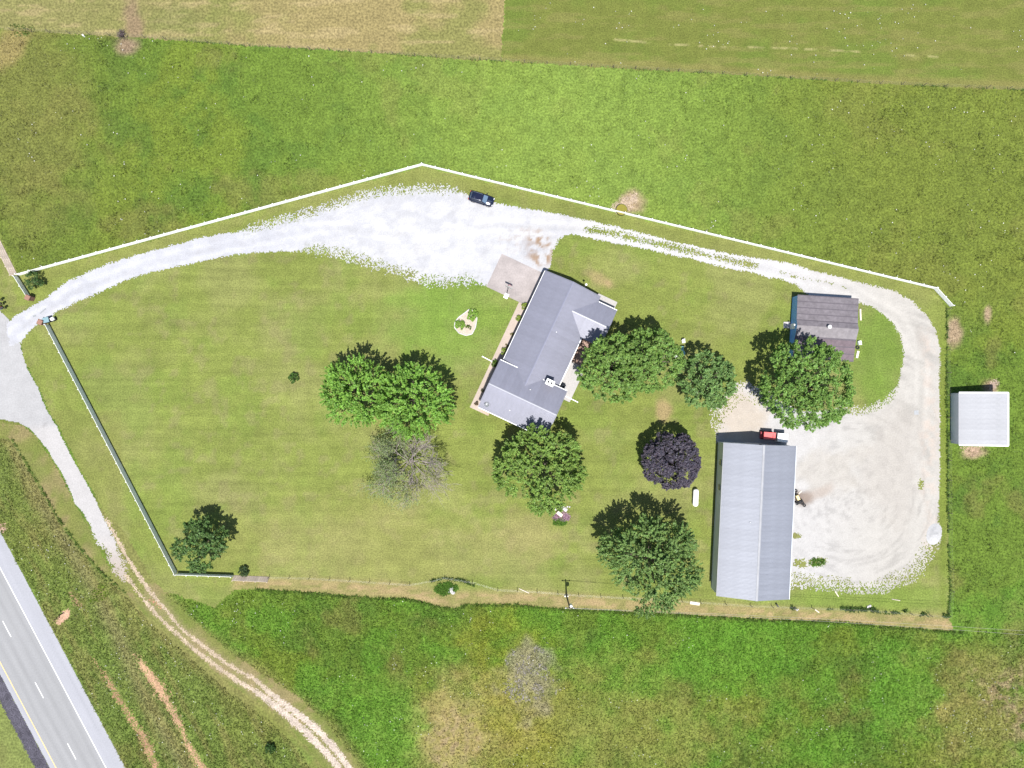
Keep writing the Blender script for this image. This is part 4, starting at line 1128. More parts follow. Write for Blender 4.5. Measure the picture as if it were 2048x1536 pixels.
# dead shrub on the top fence
def dead_shrub(px, py, R, label, seed):
    r = random.Random(seed); x, y = W(px, py)
    mb = MB()
    for k in range(46):
        a = r.uniform(0, 6.28); e = r.uniform(0.25, 1.2); L = R*r.uniform(0.6, 1.05)
        d = Vector((math.cos(a)*math.cos(e), math.sin(a)*math.cos(e), math.sin(e)))
        q = d*L*0.6
        mb.tube((0,0,0.02), q, 0.035, 0.02, 4, False)
        for j in range(3):
            d2 = (d+Vector((r.gauss(0,.4),r.gauss(0,.4),r.gauss(0,.3)))).normalized()
            mb.tube(q, q+d2*L*0.45, 0.02, 0.01, 4, False)
    o = mb.build('dead_shrub', plain('dead_shrub_bark', (0.10,0.075,0.08), 0.9)); o.location = (x, y, 0)
    tag(o, label, 'shrub')
dead_shrub(246, 72, 1.2, 'dark bare dead shrub on the top field boundary', 3)

# ------------------------------------------------------------------ tall grass, weeds, flowers (nobody could count these)
def tufts(name, x0, x1, y0, y1, keep, density, hgt, blades, seed, tintf, label, mat='blade', width=0.07, bright=1.0, var=0.4):
    r = np.random.default_rng(seed)
    n = int((x1-x0)*(y1-y0)*density)
    x = r.uniform(x0, x1, n); y = r.uniform(y0, y1, n)
    m_ = keep(x, y, r)
    x, y = x[m_], y[m_]; n = len(x)
    s = (0.55+0.9*fbm(x, y, 2.0, 3, seed))*r.uniform(0.7, 1.3, n)
    X = np.repeat(x, blades); Y = np.repeat(y, blades); Sz = np.repeat(s, blades); k = n*blades
    a = r.uniform(0, 2*math.pi, k); lean = r.uniform(0.35, 1.1, k)
    hh = hgt*Sz*r.uniform(0.7, 1.2, k)
    bx = X + r.normal(0, 0.07, k); by = Y + r.normal(0, 0.07, k)
    dx, dy = np.cos(a), np.sin(a); wx, wy = -dy*width, dx*width
    tipx = bx+dx*hh*np.sin(lean); tipy = by+dy*hh*np.sin(lean); tz = hh*np.cos(lean)
    V = np.stack([np.stack([bx-wx, by-wy, np.zeros(k)], 1), np.stack([bx+wx, by+wy, np.zeros(k)], 1), np.stack([tipx, tipy, tz], 1)], 1).reshape(-1, 3)
    T = np.repeat(tintf(x, y)*r.uniform(1-var, 1+var, n)[:, None], blades, 0)*(0.8+0.4*r.random(k))[:, None]*bright
    o = link(name, np_mesh(name, V, tris=np.arange(len(V)).reshape(-1, 3), tint=np.repeat(T, 3, 0)), M[mat])
    tag(o, label, 'grass', kind='stuff')
    return o
TALL = WA([(326,1184),(360,1195),(430,1217),(470,1186),(512,1179),(612,1186),(712,1195),(812,1199),(849,1206),(882,1216),(912,1219),(937,1210),(1024,1210),(1124,1219),(1274,1226),(1536,1241),(1686,1246),(1786,1256),(1906,1264),(2100,1262),(2100,1600),(740,1600),(719,1530),(662,1454),(599,1394),(512,1339),(457,1304),(400,1252)])
DITCH = WA([(-40,872),(23,880),(65,952),(110,1030),(153,1092),(205,1150),(248,1186),(298,1242),(370,1305),(460,1385),(540,1440),(600,1500),(640,1560),(262,1560),(52,1160),(-2,1060),(-40,1000)])
soil_lines = [WA([(285,1330),(310,1364),(340,1412),(357,1444),(370,1478),(408,1540)]), WA([(215,1359),(262,1437),(287,1474),(315,1545)]), WA([(118,1244),(137,1222)])]
def keep_tall(x, y, r):
    d = sd_poly(x, y, TALL) + 0.6*(fbm(x, y, 1.2, 3, 200)-0.5)
    thin = blob(x, y, 905, 1470, 90, 80, 0.3, 0.7, 14)
    thin = np.maximum(thin, 0.5*blob(x, y, 1150, 1460, 300, 110, 0, 0.6, 12))
    return (d < 0) & (r.random(x.size) > thin*0.75)
tufts('tall_grass', -64, 93, -70, -34, keep_tall, 16, 0.42, 3, 201, tint_pasture, 'tall green grass filling the lower field', bright=2.05)
def keep_ditch(x, y, r):
    d = sd_poly(x, y, DITCH)
    ds = np.minimum.reduce([d_line(x, y, l) for l in soil_lines])
    return (d < -0.15) & (ds > 0.9*(0.3+fbm(x, y, 0.6, 3, 202)))
tufts('rough_grass', -92, -32, -70, -8, keep_ditch, 16, 0.36, 3, 203, tint_pasture, 'rough grass between the highway and the dirt track', bright=1.7)
UP = WA([(-40,62),(60,62),(220,76),(500,97),(700,108),(1003,127),(1140,134),(1400,149),(1760,172),(2100,186),(2100,1260),(1908,1260),(1904,1180),(1900,960),(1898,620),(1866,572),(1700,533),(1400,460),(845,326),(440,437),(36,546),(-10,455),(-40,430)])
SHEDBOX = WA([(1900,780),(2020,780),(2020,895),(1900,895)])
def keep_up(x, y, r):
    return (sd_poly(x, y, UP) < 0) & (sd_poly(x, y, SHEDBOX) > 0.1) & (np.hypot(x-19.27, y-30.6) > 1.2)
tufts('meadow_grass', -92, 93, -43, 63, keep_up, 9, 0.17, 3, 205, tint_pasture, 'meadow grass above the white fence and in the right paddock', bright=1.25, width=0.055, var=0.22)
weed_t = lambda x, y: tint_pasture(x, y)*1.1
tufts('meadow_weeds', -92, 93, -43, 63, lambda x, y, r: keep_up(x, y, r) & (fbm(x, y, 2.0, 4, 206) > 0.64), 5, 0.30, 3, 207, weed_t, 'darker weed clumps scattered through the meadow', width=0.07)
# taller growth left standing under wires and along edges
def keep_line(L, w, th=0.42, sd=0):
    return lambda x, y, r: (d_line(x, y, L) < w*(0.4+1.2*fbm(x, y, 1.5, 3, sd))) & (fbm(x, y, 3.0, 3, sd+1) > th)
dark_t = lambda x, y: np.repeat(np.array([[0.06,0.11,0.022]]), x.size, 0)*(0.7+0.6*fbm(x, y, 1.0, 3, 9))[:, None]
mid_t = lambda x, y: np.repeat(np.array([[0.085,0.14,0.024]]), x.size, 0)*(0.7+0.6*fbm(x, y, 1.0, 3, 8))[:, None]
tufts('fence_weeds', 76, 79.6, -42, 14, keep_line(FENCE_E, 0.2, 0.35, 210), 26, 0.4, 3, 211, mid_t, 'dark weeds under the wire fence right of the gravel yard')
tufts('fence_weeds', -44, 78, -42, -33, keep_line(FENCE_S[13:], 0.4, 0.42, 212), 36, 0.45, 4, 213, dark_t, 'dark weeds under the lower wire fence by the pole barn')
tufts('fence_weeds', -16, -4, -37, -33, keep_line(WA([(862,1162),(890,1156),(925,1160),(950,1172)]), 0.16, 0.3, 214), 40, 0.5, 4, 215, dark_t, 'dark weeds round the stone heap on the lower fence')
tufts('fence_weeds', -92, 92, 51, 63, keep_line(FENCE_N, 0.12, 0.55, 216), 22, 0.28, 3, 217, mid_t, 'dark weeds under the top field fence')
tufts('fence_weeds', -92, -84, 58, 64, keep_line(WA([(-5,64),(30,58),(60,66)]), 1.0, 0.5, 218), 8, 0.35, 3, 219, mid_t, 'dark weeds at the upper left field corner')
EDGE = WA([(320,1182),(360,1192),(400,1205),(430,1215)])
EDGE2 = TALL[4:20]
tufts('edge_grass', -64, 80, -46, -35, lambda x, y, r: (d_line(x, y, EDGE2) < 0.2*(0.5+fbm(x, y, 1.0, 3, 220))) , 30, 0.45, 3, 221, mid_t, 'tall dark edge of uncut grass along the lower mown strip')
VEDGE = WA([(25,878),(67,950),(112,1028),(155,1090),(207,1148),(250,1184)])
tufts('edge_grass', -90, -66, -38, -8, lambda x, y, r: d_line(x, y, VEDGE) < 0.22*(0.4+fbm(x, y, 1.0, 3, 222)), 24, 0.4, 3, 223, mid_t, 'tall dark edge of uncut grass along the access road verge')
wlight = lambda x, y: np.repeat(np.array([[0.10,0.20,0.03]]), x.size, 0)
def bl(px, py, rx, ry, sd, th=0.5):
    return lambda x, y, r: blob(x, y, px, py, rx, ry, 0, 0.8, sd) > th
tufts('weed_clump', -16, -6, -39, -34, bl(890, 1176, 17, 11, 230), 60, 0.5, 4, 231, wlight, 'green weeds round the stone heap in the mown strip')
tufts('weed_clump', 48, 58, -34, -29, bl(1632, 1124, 15, 7, 123), 30, 0.35, 4, 233, wlight, 'green weed patch in the gravel beside the pole barn')
tufts('weed_clump', 5, 12, -27, -21, bl(1118, 1045, 16, 7, 234), 60, 0.35, 4, 235, wlight, 'leafy weeds below the stone garden')
sp = lambda x, y: np.repeat(np.array([[0.15,0.23,0.02]]), x.size, 0)
tufts('weed_clump', -80, -64, -46, -30, bl(200, 1190, 20, 26, 236, 0.6), 12, 0.35, 4, 237, sp, 'bright yellow-green weeds in the roadside ditch')
# pale seed heads and flowers
lil = lambda x, y: np.repeat(np.array([[0.36,0.33,0.33]]), x.size, 0)
tufts('pale_weeds', -4, 12, -66, -44, lambda x, y, r: (blob(x, y, 1060, 1350, 40, 55, -0.2, 0.9, 240) > 0.3) & (fbm(x, y, 1.1, 3, 241) > 0.5), 16, 0.4, 2, 242, lil, 'pale lilac seed heads in the lower field', width=0.06)
def flowers(name, n, area, seed, label, size=0.085):
    r = np.random.default_rng(seed); V = []; 
    poly, x0, x1, y0, y1 = area
    x = r.uniform(x0, x1, n*4); y = r.uniform(y0, y1, n*4)
    k = (sd_poly(x, y, poly) < 0) & (fbm(x, y, 5.0, 4, seed) > 0.55)
    x, y = x[k][:n], y[k][:n]; m_ = len(x); z = r.uniform(0.12, 0.4, m_); s = size*r.uniform(0.5, 1.5, m_)
    V = np.stack([np.stack([x-s, y, z], 1), np.stack([x, y-s, z], 1), np.stack([x+s, y, z], 1), np.stack([x, y+s, z], 1), np.stack([x, y, z+s*0.5], 1)], 1).reshape(-1, 3)
    b = np.arange(m_)*5
    T = np.concatenate([np.stack([b+i, b+(i+1)%4, b+4], 1) for i in range(4)])
    o = link(name, np_mesh(name, V, tris=T, tint=np.repeat(np.array([[0.62,0.62,0.56]])*r.uniform(0.6,1.1,(m_,1)), 5, 0)), M['leaf'])
    tag(o, label, 'flowers', kind='stuff')
flowers('wildflowers', 330, (UP, -92, 92, 5, 62), 250, 'white wildflowers dotted over the upper meadow')
flowers('wildflowers', 420, (TALL, -60, 92, -68, -38), 251, 'white wildflowers dotted over the lower field', 0.07)
flowers('wildflowers', 420, (DITCH, -92, -34, -68, -10), 252, 'white wildflowers dotted over the roadside ditch', 0.07)
flowers('wildflowers', 120, (MOWN, 0, 92, 54, 67), 253, 'white wildflowers dotted over the top right field')

# ------------------------------------------------------------------ dark sport-utility car
def wheel(parent, x, y, R=0.36, w=0.24):
    t = MB().lathe([(R*0.62,-w/2),(R*0.95,-w/2),(R,-w*0.3),(R,w*0.3),(R*0.95,w/2),(R*0.62,w/2)], 18)
    o = t.build('wheel', M['rubber'], parent); o.rotation_euler = (math.pi/2, 0, 0); o.location = (x, y, R)
    MB().lathe([(0.01,-w*0.35),(R*0.62,-w*0.45),(R*0.64,w*0.45),(0.01,w*0.35)], 14).build('rim', M['galv'], o)
    return o
def car():
    x, y = W(963, 397.5, 0.8)
    c = empty('parked_car', x, y, 0.02, math.radians(-17.3), 'dark navy sport-utility car parked at the upper edge of the white gravel', 'car')
    def ring(xx, hw, z0, z1, b=0.12):
        return [(xx,-hw+b*0.4,z0),(xx,hw-b*0.4,z0),(xx,hw,z0+b),(xx,hw,z1-b),(xx,hw-b,z1),(xx,-hw+b,z1),(xx,-hw,z1-b),(xx,-hw,z0+b)]
    MB().loft([ring(-2.22,0.74,0.45,0.92),ring(-2.15,0.82,0.32,1.02),ring(-1.6,0.89,0.25,1.06),ring(-0.6,0.9,0.22,1.05),ring(0.7,0.9,0.22,1.04),
               ring(1.0,0.89,0.24,1.03),ring(1.7,0.86,0.27,0.98),ring(2.05,0.80,0.30,0.90),ring(2.2,0.70,0.40,0.78)]).build('body', M['carpaint'], c, True)
    MB().loft([ring(-1.98,0.66,1.0,1.05,0.02),ring(-1.75,0.70,1.0,1.58,0.08),ring(-1.2,0.70,1.0,1.66,0.08),ring(-0.2,0.70,1.0,1.67,0.08),ring(0.28,0.69,1.0,1.60,0.06),ring(1.05,0.78,0.99,1.03,0.02)]).build('cabin', M['carpaint'], c, True)
    def quad(name, pts, mat):
        return MB().add(pts, [(0,1,2,3)]).build(name, mat, c)
    quad('windscreen', [(1.03,-0.68,1.075),(1.03,0.68,1.075),(0.34,0.6,1.615),(0.34,-0.6,1.615)], M['carglass'])
    quad('rear_window', [(-1.98,-0.58,1.10),(-1.98,0.58,1.10),(-1.79,0.58,1.52),(-1.79,-0.58,1.52)], M['carglass'])
    MB().box(-1.0,0.2,-0.5,0.5,1.665,1.68).build('sunroof', M['carroof'], c)
    for s in (-1, 1):
        quad('side_window', [(-1.6,0.715*s,1.1),(0.75,0.745*s,1.1),(0.25,0.70*s,1.52),(-1.55,0.70*s,1.55)], M['glass'])
        MB().tube((-1.6,0.6*s,1.70),(0.1,0.6*s,1.70),0.022,0.022,6).build('roof_rail', M['chrome'], c)
        MB().cbox(0.62,0.82,(0.88 if s>0 else -1.08),(1.08 if s>0 else -0.88),1.02,1.18,0.03).build('wing_mirror', M['carpaint'], c)
        MB().cbox(2.02,2.17,(0.45 if s>0 else -0.74),(0.74 if s>0 else -0.45),0.7,0.875,0.03).build('headlight', M['headlight'], c)
        MB().cbox(-2.22,-2.1,(0.55 if s>0 else -0.8),(0.8 if s>0 else -0.55),0.75,1.02,0.03).build('tail_light', M['redlens'], c)
        for xx in (-1.35, 1.38): wheel(c, xx, 0.79*s)
    MB().box(2.17,2.235,-0.42,0.42,0.48,0.72).build('grille', M['dark'], c)
    for xx in (1.25, 1.75): pass
    MB().box(1.2,1.95,-0.015,0.015,1.0,1.012).build('bonnet_crease', M['carglass'], c)
car()

# ------------------------------------------------------------------ things around the yard
def tank():
    x, y = W(1391, 995, 0.6)
    t = empty('propane_tank', x, y, 0, math.radians(88), 'white horizontal propane tank on the lawn between purple maple and barn', 'tank')
    pr = [(0.02,-1.55),(0.25,-1.5),(0.42,-1.35),(0.48,-1.15),(0.48,1.15),(0.42,1.35),(0.25,1.5),(0.02,1.55)]
    b = MB().lathe(pr, 24).build('tank_body', M['white'], t, True); b.rotation_euler = (0, math.pi/2, 0); b.location = (0,0,0.72)
    MB().lathe([(0.16,1.15),(0.17,1.3),(0.1,1.38),(0.01,1.4)], 14).build('valve_dome', M['white'], t)
    for xx in (-0.9, 0.9): MB().box(xx-0.12,xx+0.12,-0.35,0.35,0,0.34).build('saddle', M['stone'], t)
tank()

def stock_tank():
    x, y = W(1243, 420, 0.3)
    t = empty('stock_tank', x, y, 0, 0, 'round stock tank of olive water in bare soil behind the fence', 'tank')
    MB().lathe([(0.96,0),(0.98,0.6),(1.0,0.62),(0.93,0.62),(0.92,0.05)], 32).build('tank_wall', M['tankgreen'], t, True)
    MB().lathe([(0.925,0.52),(0.5,0.525),(0.01,0.525)], 32).build('water', M['algae'], t)
stock_tank()

def pole():
    bx, by = W(1132.5, 1189)
    t = empty('utility_pole', bx, by, 0, 0, 'tall wooden utility pole with white transformer beside the lower wire fence', 'pole')
    MB().tube((0,0,0),(0,0,7.6),0.16,0.11,10).build('pole_shaft', M['postwood'], t)
    MB().box(-0.75,0.75,-0.05,0.05,7.0,7.12).build('crossarm', M['postwood'], t)
    MB().lathe([(0.01,5.2),(0.24,5.22),(0.26,5.3),(0.26,6.1),(0.22,6.2),(0.01,6.22)],14,(0.32,-0.1,0)).build('transformer', M['gold'], t)
    for xx in (-0.65, 0.0, 0.65):
        MB().lathe([(0.04,7.1),(0.09,7.18),(0.06,7.26),(0.09,7.32),(0.01,7.4)],10,(xx,0,0)).build('insulator', M['gold'], t)
    for xx in (-0.22, 0.22):
        MB().cbox(xx-0.1,xx+0.1,-0.3,-0.08,0,0.5,0.03).build('meter_box', M['white'], t)
    for k, xx in enumerate((-0.65, 0.65)):
        mb = MB(); A = Vector((xx,0,7.35)); B = Vector((95-bx, -42.0-by-0.2+0.7*k, 7.35))
        prev = A
        for i in range(1, 17):
            f = i/16; p = A.lerp(B, f); p.z -= 1.2*4*f*(1-f)
            mb.tube(prev, p, 0.018, 0.018, 5, False); prev = p
        mb.build('power_cable', M['cable'], t)
pole()

def yard_lamp():
    x, y = W(1168, 575)
    t = empty('yard_lamp', x, y, 0, 0, 'yard lamp with pale globe behind the upper end of the farmhouse', 'lamp')
    MB().tube((0,0,0),(0,0,3.4),0.05,0.04,8).build('lamp_post', M['galv'], t)
    MB().lathe([(0.02,3.35),(0.16,3.45),(0.21,3.6),(0.16,3.76),(0.01,3.82)],14).build('globe', M['white'], t)
yard_lamp()

def hoop():
    x, y = W(1012, 593)
    t = empty('basketball_hoop', x, y, 0.0, math.radians(-25.1), 'portable basketball hoop with white base at the concrete pad edge', 'basketball hoop')
    MB().cbox(-0.38,0.38,-0.35,0.55,0.0,0.2,0.06).build('base', M['white'], t)
    MB().tube((0,0.3,0.15),(0,0.75,3.0),0.05,0.045,8).build('pole_shaft', M['dark'], t)
    MB().tube((0,0.75,2.9),(0,1.25,3.2),0.035,0.035,6).build('arm', M['dark'], t)
    MB().box(-0.68,0.68,1.25,1.29,2.9,3.75).build('backboard', M['steel'], t)
    mb = MB()
    for k in range(14):
        a, b = 2*math.pi*k/14, 2*math.pi*(k+1)/14
        mb.tube((0.23*math.cos(a),1.55+0.23*math.sin(a),3.05),(0.23*math.cos(b),1.55+0.23*math.sin(b),3.05),0.012,0.012,5)
    mb.build('rim', M['red'], t)
hoop()

def pier(px, py, label, rz):
    x, y = W(px, py)
    t = empty('brick_pier', x, y, 0, rz, label, 'pier', 'brick gate piers at the driveway entrance')
    t.scale = (0.74, 0.74, 0.9)
    brick = MB().box(0.005, 0.295, 0, 0.12, 0.004, 0.146).mesh('brick'); brick.materials.append(M['brick'])
    MB().box(-0.42,0.42,-0.42,0.42,0,1.45).build('core', M['tanbrick'], t)
    for row in range(9):
        for side in range(4):
            for k in range(3):
                o = link('brick', brick, None, t)
                a = side*math.pi/2
                off = -0.45 + k*0.3 + (0.0 if row % 2 else 0.02)
                p = Matrix.Rotation(a, 4, 'Z') @ Vector((off, -0.53, row*0.155))
                o.location = p; o.rotation_euler = (0, 0, a)
    MB().cbox(-0.6,0.6,-0.6,0.6,1.45,1.6,0.06).build('capstone', M['brick'], t)
pier(65.5, 597, 'brick gate pier at the end of the short upper fence', math.radians(-25))
pier(90, 645.5, 'brick gate pier at the head of the long left fence', math.radians(-25))
x, y = W(100, 641)
t = empty('refuse_bin', x, y, 0, math.radians(15), 'refuse bin with blue-green lid beside the lower brick gate pier', 'bin')
MB().loft([[(-.4,-.36,0),(.4,-.36,0),(.4,.36,0),(-.4,.36,0)],[(-.5,-.45,1.05),(.5,-.45,1.05),(.5,.45,1.05),(-.5,.45,1.05)]]).build('bin_body', M['dark'], t)
MB().cbox(-.53,.53,-.48,.48,1.05,1.15,0.05).build('lid', M['paleblue'], t)
for yy in (-.3, .3): MB().tube((-.5,yy,.12),(-.38,yy,.12),.12,.12,10).build('wheel', M['rubber'], t)
x, y = W(110.5, 638.5)
t = empty('newspaper_box', x, y, 0, math.radians(30), 'white box on a dark stand next to the refuse bin', 'box')
MB().box(-.32,.32,-.28,.28,0,.55).build('stand', M['dark'], t)
MB().cbox(-.3,.3,-.25,.25,.55,.95,.05).build('box_body', M['white'], t)

def mailbox(px, py, label, rz):
    x, y = W(px, py)
    t = empty('mailbox', x, y, 0, rz, label, 'mailbox', 'black mailboxes at the left edge')
    MB().box(-.06,.06,-.06,.06,0,1.0).build('post', M['postwood'], t)
    secs = []
    for xx in (-.32, .32):
        secs.append([(xx,-.16,1.0),(xx,.16,1.0),(xx,.16,1.2),(xx,.11,1.31),(xx,0,1.36),(xx,-.11,1.31),(xx,-.16,1.2)])
    MB().loft(secs).build('box_body', M['dark'], t)
    MB().box(-.1,.12,.165,.18,1.15,1.3).build('flag', M['redlens'], t)
mailbox(6, 601, 'black mailbox at the left edge, nearest the grass', math.radians(25))
mailbox(9, 609, 'black mailbox at the left edge, between two others', math.radians(25))
mailbox(13, 617, 'black mailbox at the left edge, nearest the gravel road', math.radians(25))
x, y = W(2, 617)
t = empty('newspaper_box', x, y, 0, 0.4, 'pale grey box standing beside the black mailboxes', 'box')
MB().cbox(-.3,.3,-.25,.25,.02,.8,.05).build('box_body', M['galv'], t)
MB().box(-.36,.36,-.3,.3,.8,.85).build('lid', M['dark'], t)

# red utility vehicle and white trailer by the barn gable
def utility():
    x, y = W(1536, 871, 1.2)
    t = empty('utility_vehicle', x, y, 0.02, math.radians(-4), 'red utility vehicle parked in the shade of the barn gable', 'utility vehicle')
    MB().cbox(-1.15,1.1,-0.6,0.6,0.3,0.85,0.1).build('body', M['red_shaded'], t)
    MB().cbox(-0.95,1.1,-0.62,0.62,1.75,1.84,0.04).build('canopy', M['red'], t)
    MB().box(0.5,0.95,-0.18,-0.12,1.84,1.88).box(0.6,0.66,-0.3,0.3,1.84,1.88).build('roof_rack', M['red_shaded'], t)
    for xx in (-0.85, 1.0):
        for s in (-1, 1): MB().tube((xx,0.55*s,0.8),(xx,0.55*s,1.75),0.03,0.03,6).build('roof_post', M['dark'], t)
    MB().cbox(-0.3,0.2,-0.5,0.5,0.85,1.0,0.05).build('seat', M['dark'], t)
    for xx in (-0.75, 0.75):
        for s in (-1, 1): wheel(t, xx, 0.62*s, 0.31, 0.22)
utility()
def trailer():
    x, y = W(1563, 875, 1.2)
    t = empty('cargo_trailer', x, y, 0.02, math.radians(-5), 'small white cargo trailer half in the shade of the barn', 'trailer')
    MB().cbox(-0.9,0.9,-0.75,0.75,0.45,1.85,0.06).build('box_body', M['white'], t)
    MB().box(0.9,1.55,-0.05,0.05,0.4,0.5).build('drawbar', M['dark'], t)
    MB().tube((1.3,0,0.02),(1.3,0,0.75),0.05,0.05,8).build('jack', M['steel'], t)
    MB().box(-0.93,-0.89,-0.65,0.65,0.55,1.75).build('door', M['galv'], t)
    for s in (-1, 1): wheel(t, -0.1, 0.82*s, 0.3, 0.18)
trailer()

# small tractor half under the barn eave, loose tyres
def tractor():
    x, y = W(1594.5, 999)
    t = empty('garden_tractor', x, y, 0.02, math.radians(115), 'small tan garden tractor standing against the barn in brown dirt', 'tractor')
    MB().cbox(0.05,0.95,-0.25,0.25,0.45,0.95,0.08).build('bonnet', M['yellow'], t)
    MB().cbox(-0.7,0.1,-0.3,0.3,0.35,0.6,0.05).build('chassis', M['dark'], t)
    MB().cbox(-0.55,-0.1,-0.22,0.22,0.6,0.85,0.06).build('seat', M['rubber'], t)
    MB().tube((0.12,0,0.9),(-0.02,0,1.1),0.03,0.03,6).build('steering_column', M['dark'], t)
    for s in (-1, 1):
        wheel(t, -0.45, 0.5*s, 0.32, 0.26); wheel(t, 0.7, 0.4*s, 0.2, 0.16)
tractor()
def tyre(px, py, label, R=0.32, z=0.0):
    x, y = W(px, py)
    t = MB().lathe([(R*0.5,0.02),(R*0.8,0.0),(R,0.05),(R,0.17),(R*0.8,0.22),(R*0.5,0.2),(R*0.45,0.11),(R*0.5,0.02)], 18).build('tyre', M['rubber'], None, True)
    t.location = (x, y, 0.02+z); tag(t, label, 'tyre', 'loose tyres')
tyre(1603.5, 1005.5, 'black tyre on the gravel just right of the garden tractor', 0.34)
tyre(1608, 1010.5, 'black tyre on the gravel farthest right of the garden tractor', 0.28)
tyre(1591, 981.5, 'black tyre against the barn wall above the garden tractor', 0.3)
tyre(1714.5, 695, 'black tyre leaning by the east side of the blue garage', 0.34)
def stick(name, p, q, w, h, mat, label, cat, group=None, z=0.02):
    a = Vector((*W(*p), z)); b = Vector((*W(*q), z))
    d = (b-a).normalized(); n = Vector((-d.y, d.x, 0))*w/2; u = Vector((0,0,h))
    o = MB().loft([[a-n,a+n,a+n+u,a-n+u],[b-n,b+n,b+n+u,b-n+u]]).build(name, mat)
    return tag(o, label, cat, group)
stick('plank', (1597,988), (1603,982), 0.16, 0.06, M['timber'], 'pale pinkish plank lying by the tractor dirt patch', 'plank', 'loose planks')
stick('plank', (1380,1205), (1399,1208), 0.5, 0.1, M['timber'], 'broad pale board lying by the tall tree near the barn corner', 'plank', 'loose planks')
stick('plank', (1670,1183), (1677,1193), 0.14, 0.06, M['timber'], 'thin pale plank on grass below the gravel yard', 'plank', 'loose planks')
stick('plank', (1630,1219), (1638,1225), 0.16, 0.06, M['timber'], 'thin pale plank beyond the lower fence right of the barn', 'plank', 'loose planks')
stick('plank', (1783,1198), (1800,1201), 0.12, 0.06, M['timber'], 'thin pale plank near the lower right fence corner', 'plank', 'loose planks')
stick('plank', (1038,1177), (1058,1186), 0.13, 0.06, M['timber'], 'thin yellowish plank on the fence line left of the pole', 'plank', 'loose planks')
stick('metal_plate', (1828,825), (1837,825), 0.75, 0.03, M['steel'], 'grey square metal plate lying in the gravel loop', 'plate')
stick('plank', (66,633), (72,631), 0.3, 0.02, M['steel'], 'short grey plate lying in the driveway entrance', 'plate', z=0.03)
stick('plank', (80,627), (92,617), 0.22, 0.02, M['steel'], 'long grey strip lying in the driveway entrance', 'plate', z=0.03)
stick('door_panel', (1720,618), (1721,641), 0.3, 0.12, M['timber'], 'pale door panel lying along the upper east garage wall', 'panel')
stick('door_panel', (1716,702), (1713,716), 0.4, 0.14, M['timber'], 'pale panel lying by the tyre at the lower garage corner', 'panel')
stick('door_panel', (1717,682), (1718,690), 0.5, 0.5, M['white'], 'white box panel above the tyre on the east garage side', 'panel')

def rocks(name, pts, seed, label, cat, rs, mat='stone', group=None):
    r = random.Random(seed)
    cx, cy = W(*pts[0])
    t = empty(name, cx, cy, 0, 0, label, cat, group)
    for (px, py), R in zip(pts, rs):
        x, y = W(px, py)
        mb = MB(); n = 8
        prof = []
        for (f, z) in ((0.85,0.0),(1.0,0.3),(0.85,0.6),(0.45,0.8),(0.02,0.85)):
            prof.append([( (x-cx)+R*f*math.cos(2*math.pi*i/n)*r.uniform(.8,1.2), (y-cy)+R*f*math.sin(2*math.pi*i/n)*r.uniform(.8,1.2), R*z*r.uniform(.8,1.1)) for i in range(n)])
        mb.loft(prof); mb.build('stone', M[mat], t)
rr = random.Random(9)
def scat(px, py, rx, ry, n, r0, r1):
    P = [(px,py)]; R = [r0]
    for k in range(n-1):
        a = rr.uniform(0, 6.28); f = math.sqrt(rr.random())
        P.append((px+rx*f*math.cos(a), py+ry*f*math.sin(a))); R.append(rr.uniform(r0, r1))
    return P, R
P, R = scat(1122, 1014, 17, 11, 34, 0.14, 0.3)
rocks('stone_garden', P, 1, 'heap of pale lilac stones under the edge of the tree south of the house', 'stones', R)
P, R = scat(903, 1180, 8, 6, 9, 0.14, 0.32)
rocks('stone_heap', P, 2, 'small heap of stones in weeds on the lower fence line', 'stones', R)
P, R = scat(1593, 1219, 6, 2, 6, 0.1, 0.2)
rocks('stone_heap', P, 3, 'few white stones by the lower fence just right of the barn', 'stones', R)
P, R = scat(1741, 1213, 6, 2, 5, 0.12, 0.25)
rocks('stone_heap', P, 4, 'few pale stones in the fence weeds below the gravel yard', 'stones', R)
x, y = W(1119, 1027)
t = empty('garden_bench', x, y, 0, math.radians(-38), 'cream bench standing in the stone garden', 'bench')
MB().cbox(-.55,.55,-.3,.3,.4,.48,.03).build('seat', M['timber'], t)
for xx in (-.4,.4): MB().box(xx-.06,xx+.06,-.25,.25,.0,.4).build('leg', M['timber'], t)
stick('edging_timber', (1114,1016), (1130,1026), 0.16, 0.25, M['postwood'], 'dark timber across the stone garden above the bench', 'timber')
pk = lambda x, y: np.repeat(np.array([[0.40,0.26,0.33]]), x.size, 0)
tufts('pink_flowers', 4, 14, -28, -20, bl(1124, 1034, 15, 9, 260, 0.45), 60, 0.3, 3, 261, pk, 'pink flowers below the bench in the stone garden')
pl_ = lambda x, y: np.repeat(np.array([[0.36,0.30,0.20]]), x.size, 0)

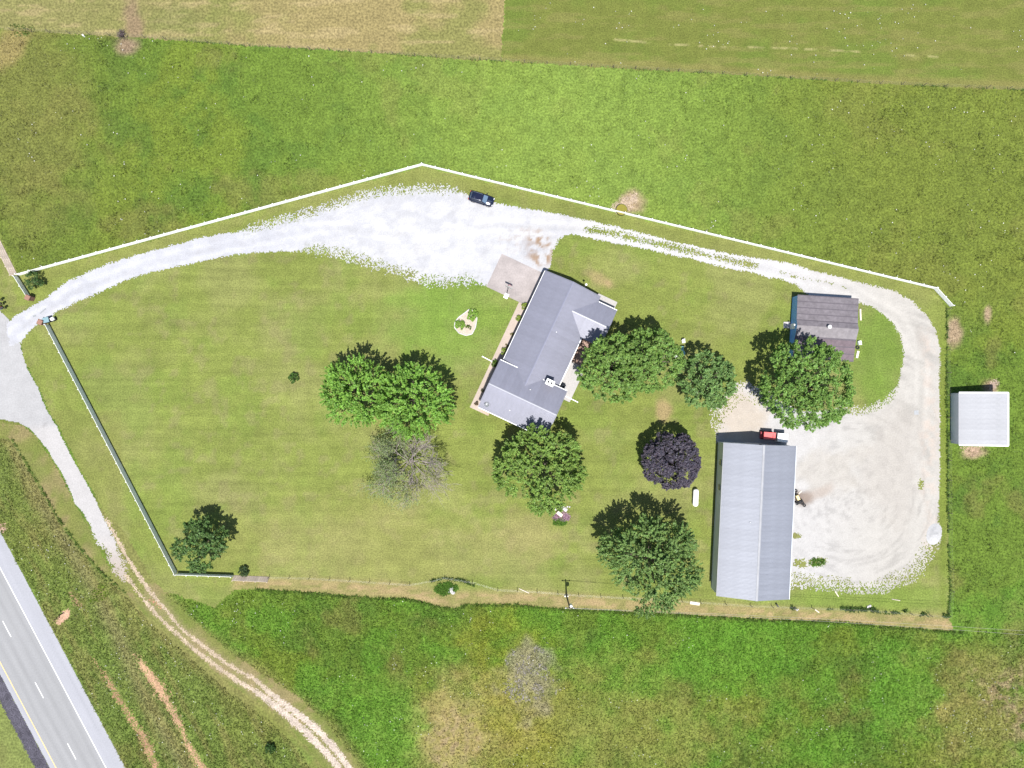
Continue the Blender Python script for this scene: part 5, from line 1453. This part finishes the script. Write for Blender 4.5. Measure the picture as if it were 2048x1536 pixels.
# teal table and white chairs beside the big tree
x, y = W(1362, 707)
t = empty('garden_table', x, y, 0, 0.3, 'round teal garden table on the grass between two trees', 'table')
MB().lathe([(0.01,.70),(.55,.70),(.58,.73),(.55,.76),(.01,.77)],20).build('table_top', M['teal'], t)
for k in range(4):
    a = k*math.pi/2
    MB().tube((.4*math.cos(a),.4*math.sin(a),0),(.3*math.cos(a),.3*math.sin(a),.7),.03,.03,6).build('leg', M['teal'], t)
def chair(px, py, rz, label, mat):
    x, y = W(px, py)
    t = empty('garden_chair', x, y, 0, rz, label, 'chair', 'garden chairs by the teal table')
    MB().cbox(-.27,.27,-.27,.27,.4,.46,.02).build('seat', mat, t)
    MB().loft([[(-.27,.22,.46),(.27,.22,.46),(.27,.27,.46),(-.27,.27,.46)],[(-.25,.36,.98),(.25,.36,.98),(.25,.40,.98),(-.25,.40,.98)]]).build('backrest', mat, t)
    for xx in (-.23,.23):
        for yy in (-.23,.23): MB().tube((xx,yy,0),(xx,yy,.4),.025,.025,6).build('leg', mat, t)
chair(1366, 683, 0.2, 'white garden chair on the grass above the teal table', M['white'])
chair(1351, 712, 2.0, 'white garden chair just left of the teal table', M['white'])
chair(1363, 698, 0.1, 'teal garden chair tucked between the white chair and teal table', M['teal'])

# roadside sign
def sign():
    x, y = W(119, 1235)
    t = empty('road_sign', x, y, 0, math.radians(30), 'small brown sign on a post in bare soil beside the highway', 'sign')
    MB().box(-.05,.05,-.05,.05,0,1.6).build('post', M['brown'], t)
    MB().box(-.05,1.0,-.06,-.03,1.1,1.6).build('board', M['brown'], t)
    MB().tube((-1.4,0,0.05),(0,0,1.0),.03,.03,6).build('brace', M['brown'], t)
sign()
# gravel heap at the corner of the yard
x, y = W(1868, 1068)
r = np.random.default_rng(4); n = 26; V = []; Q = []
for i in range(n+1):
    for j in range(n+1):
        u, v = -1+2*i/n, -1+2*j/n
        d = math.hypot(u/1.0, v/1.0); hh = max(0, 1-d)
        xx = u*1.35 + 0.25*v; yy = v*1.9
        V.append((xx, yy, 0.022+0.75*hh**1.1*(0.85+0.3*float(vnoise(np.array(u*4.), np.array(v*4.), 5))) if hh > 0 else 0.0))
for i in range(n):
    for j in range(n):
        c4 = [i*(n+1)+j,(i+1)*(n+1)+j,(i+1)*(n+1)+j+1,i*(n+1)+j+1]
        if any(V[k][2] > 0 for k in c4): Q.append(c4)
o = link('gravel_heap', np_mesh('gravel_heap', np.array(V), Q, tint=np.repeat(np.array([[0.33,0.33,0.335]]), len(V), 0), smooth=True), M['gravel'])
o.location = (x, y, 0); tag(o, 'smooth pale heap of gravel at the lower right yard corner', 'gravel heap')
stick('marker_post', (1551,1207), (1555,1212), 0.2, 0.5, M['dark'], 'short black post stub beyond the south end of the barn', 'post')
stick('marker_post', (167,71), (170,74), 0.2, 0.4, M['white'], 'small white marker on the top field boundary left of the dead shrub', 'post')
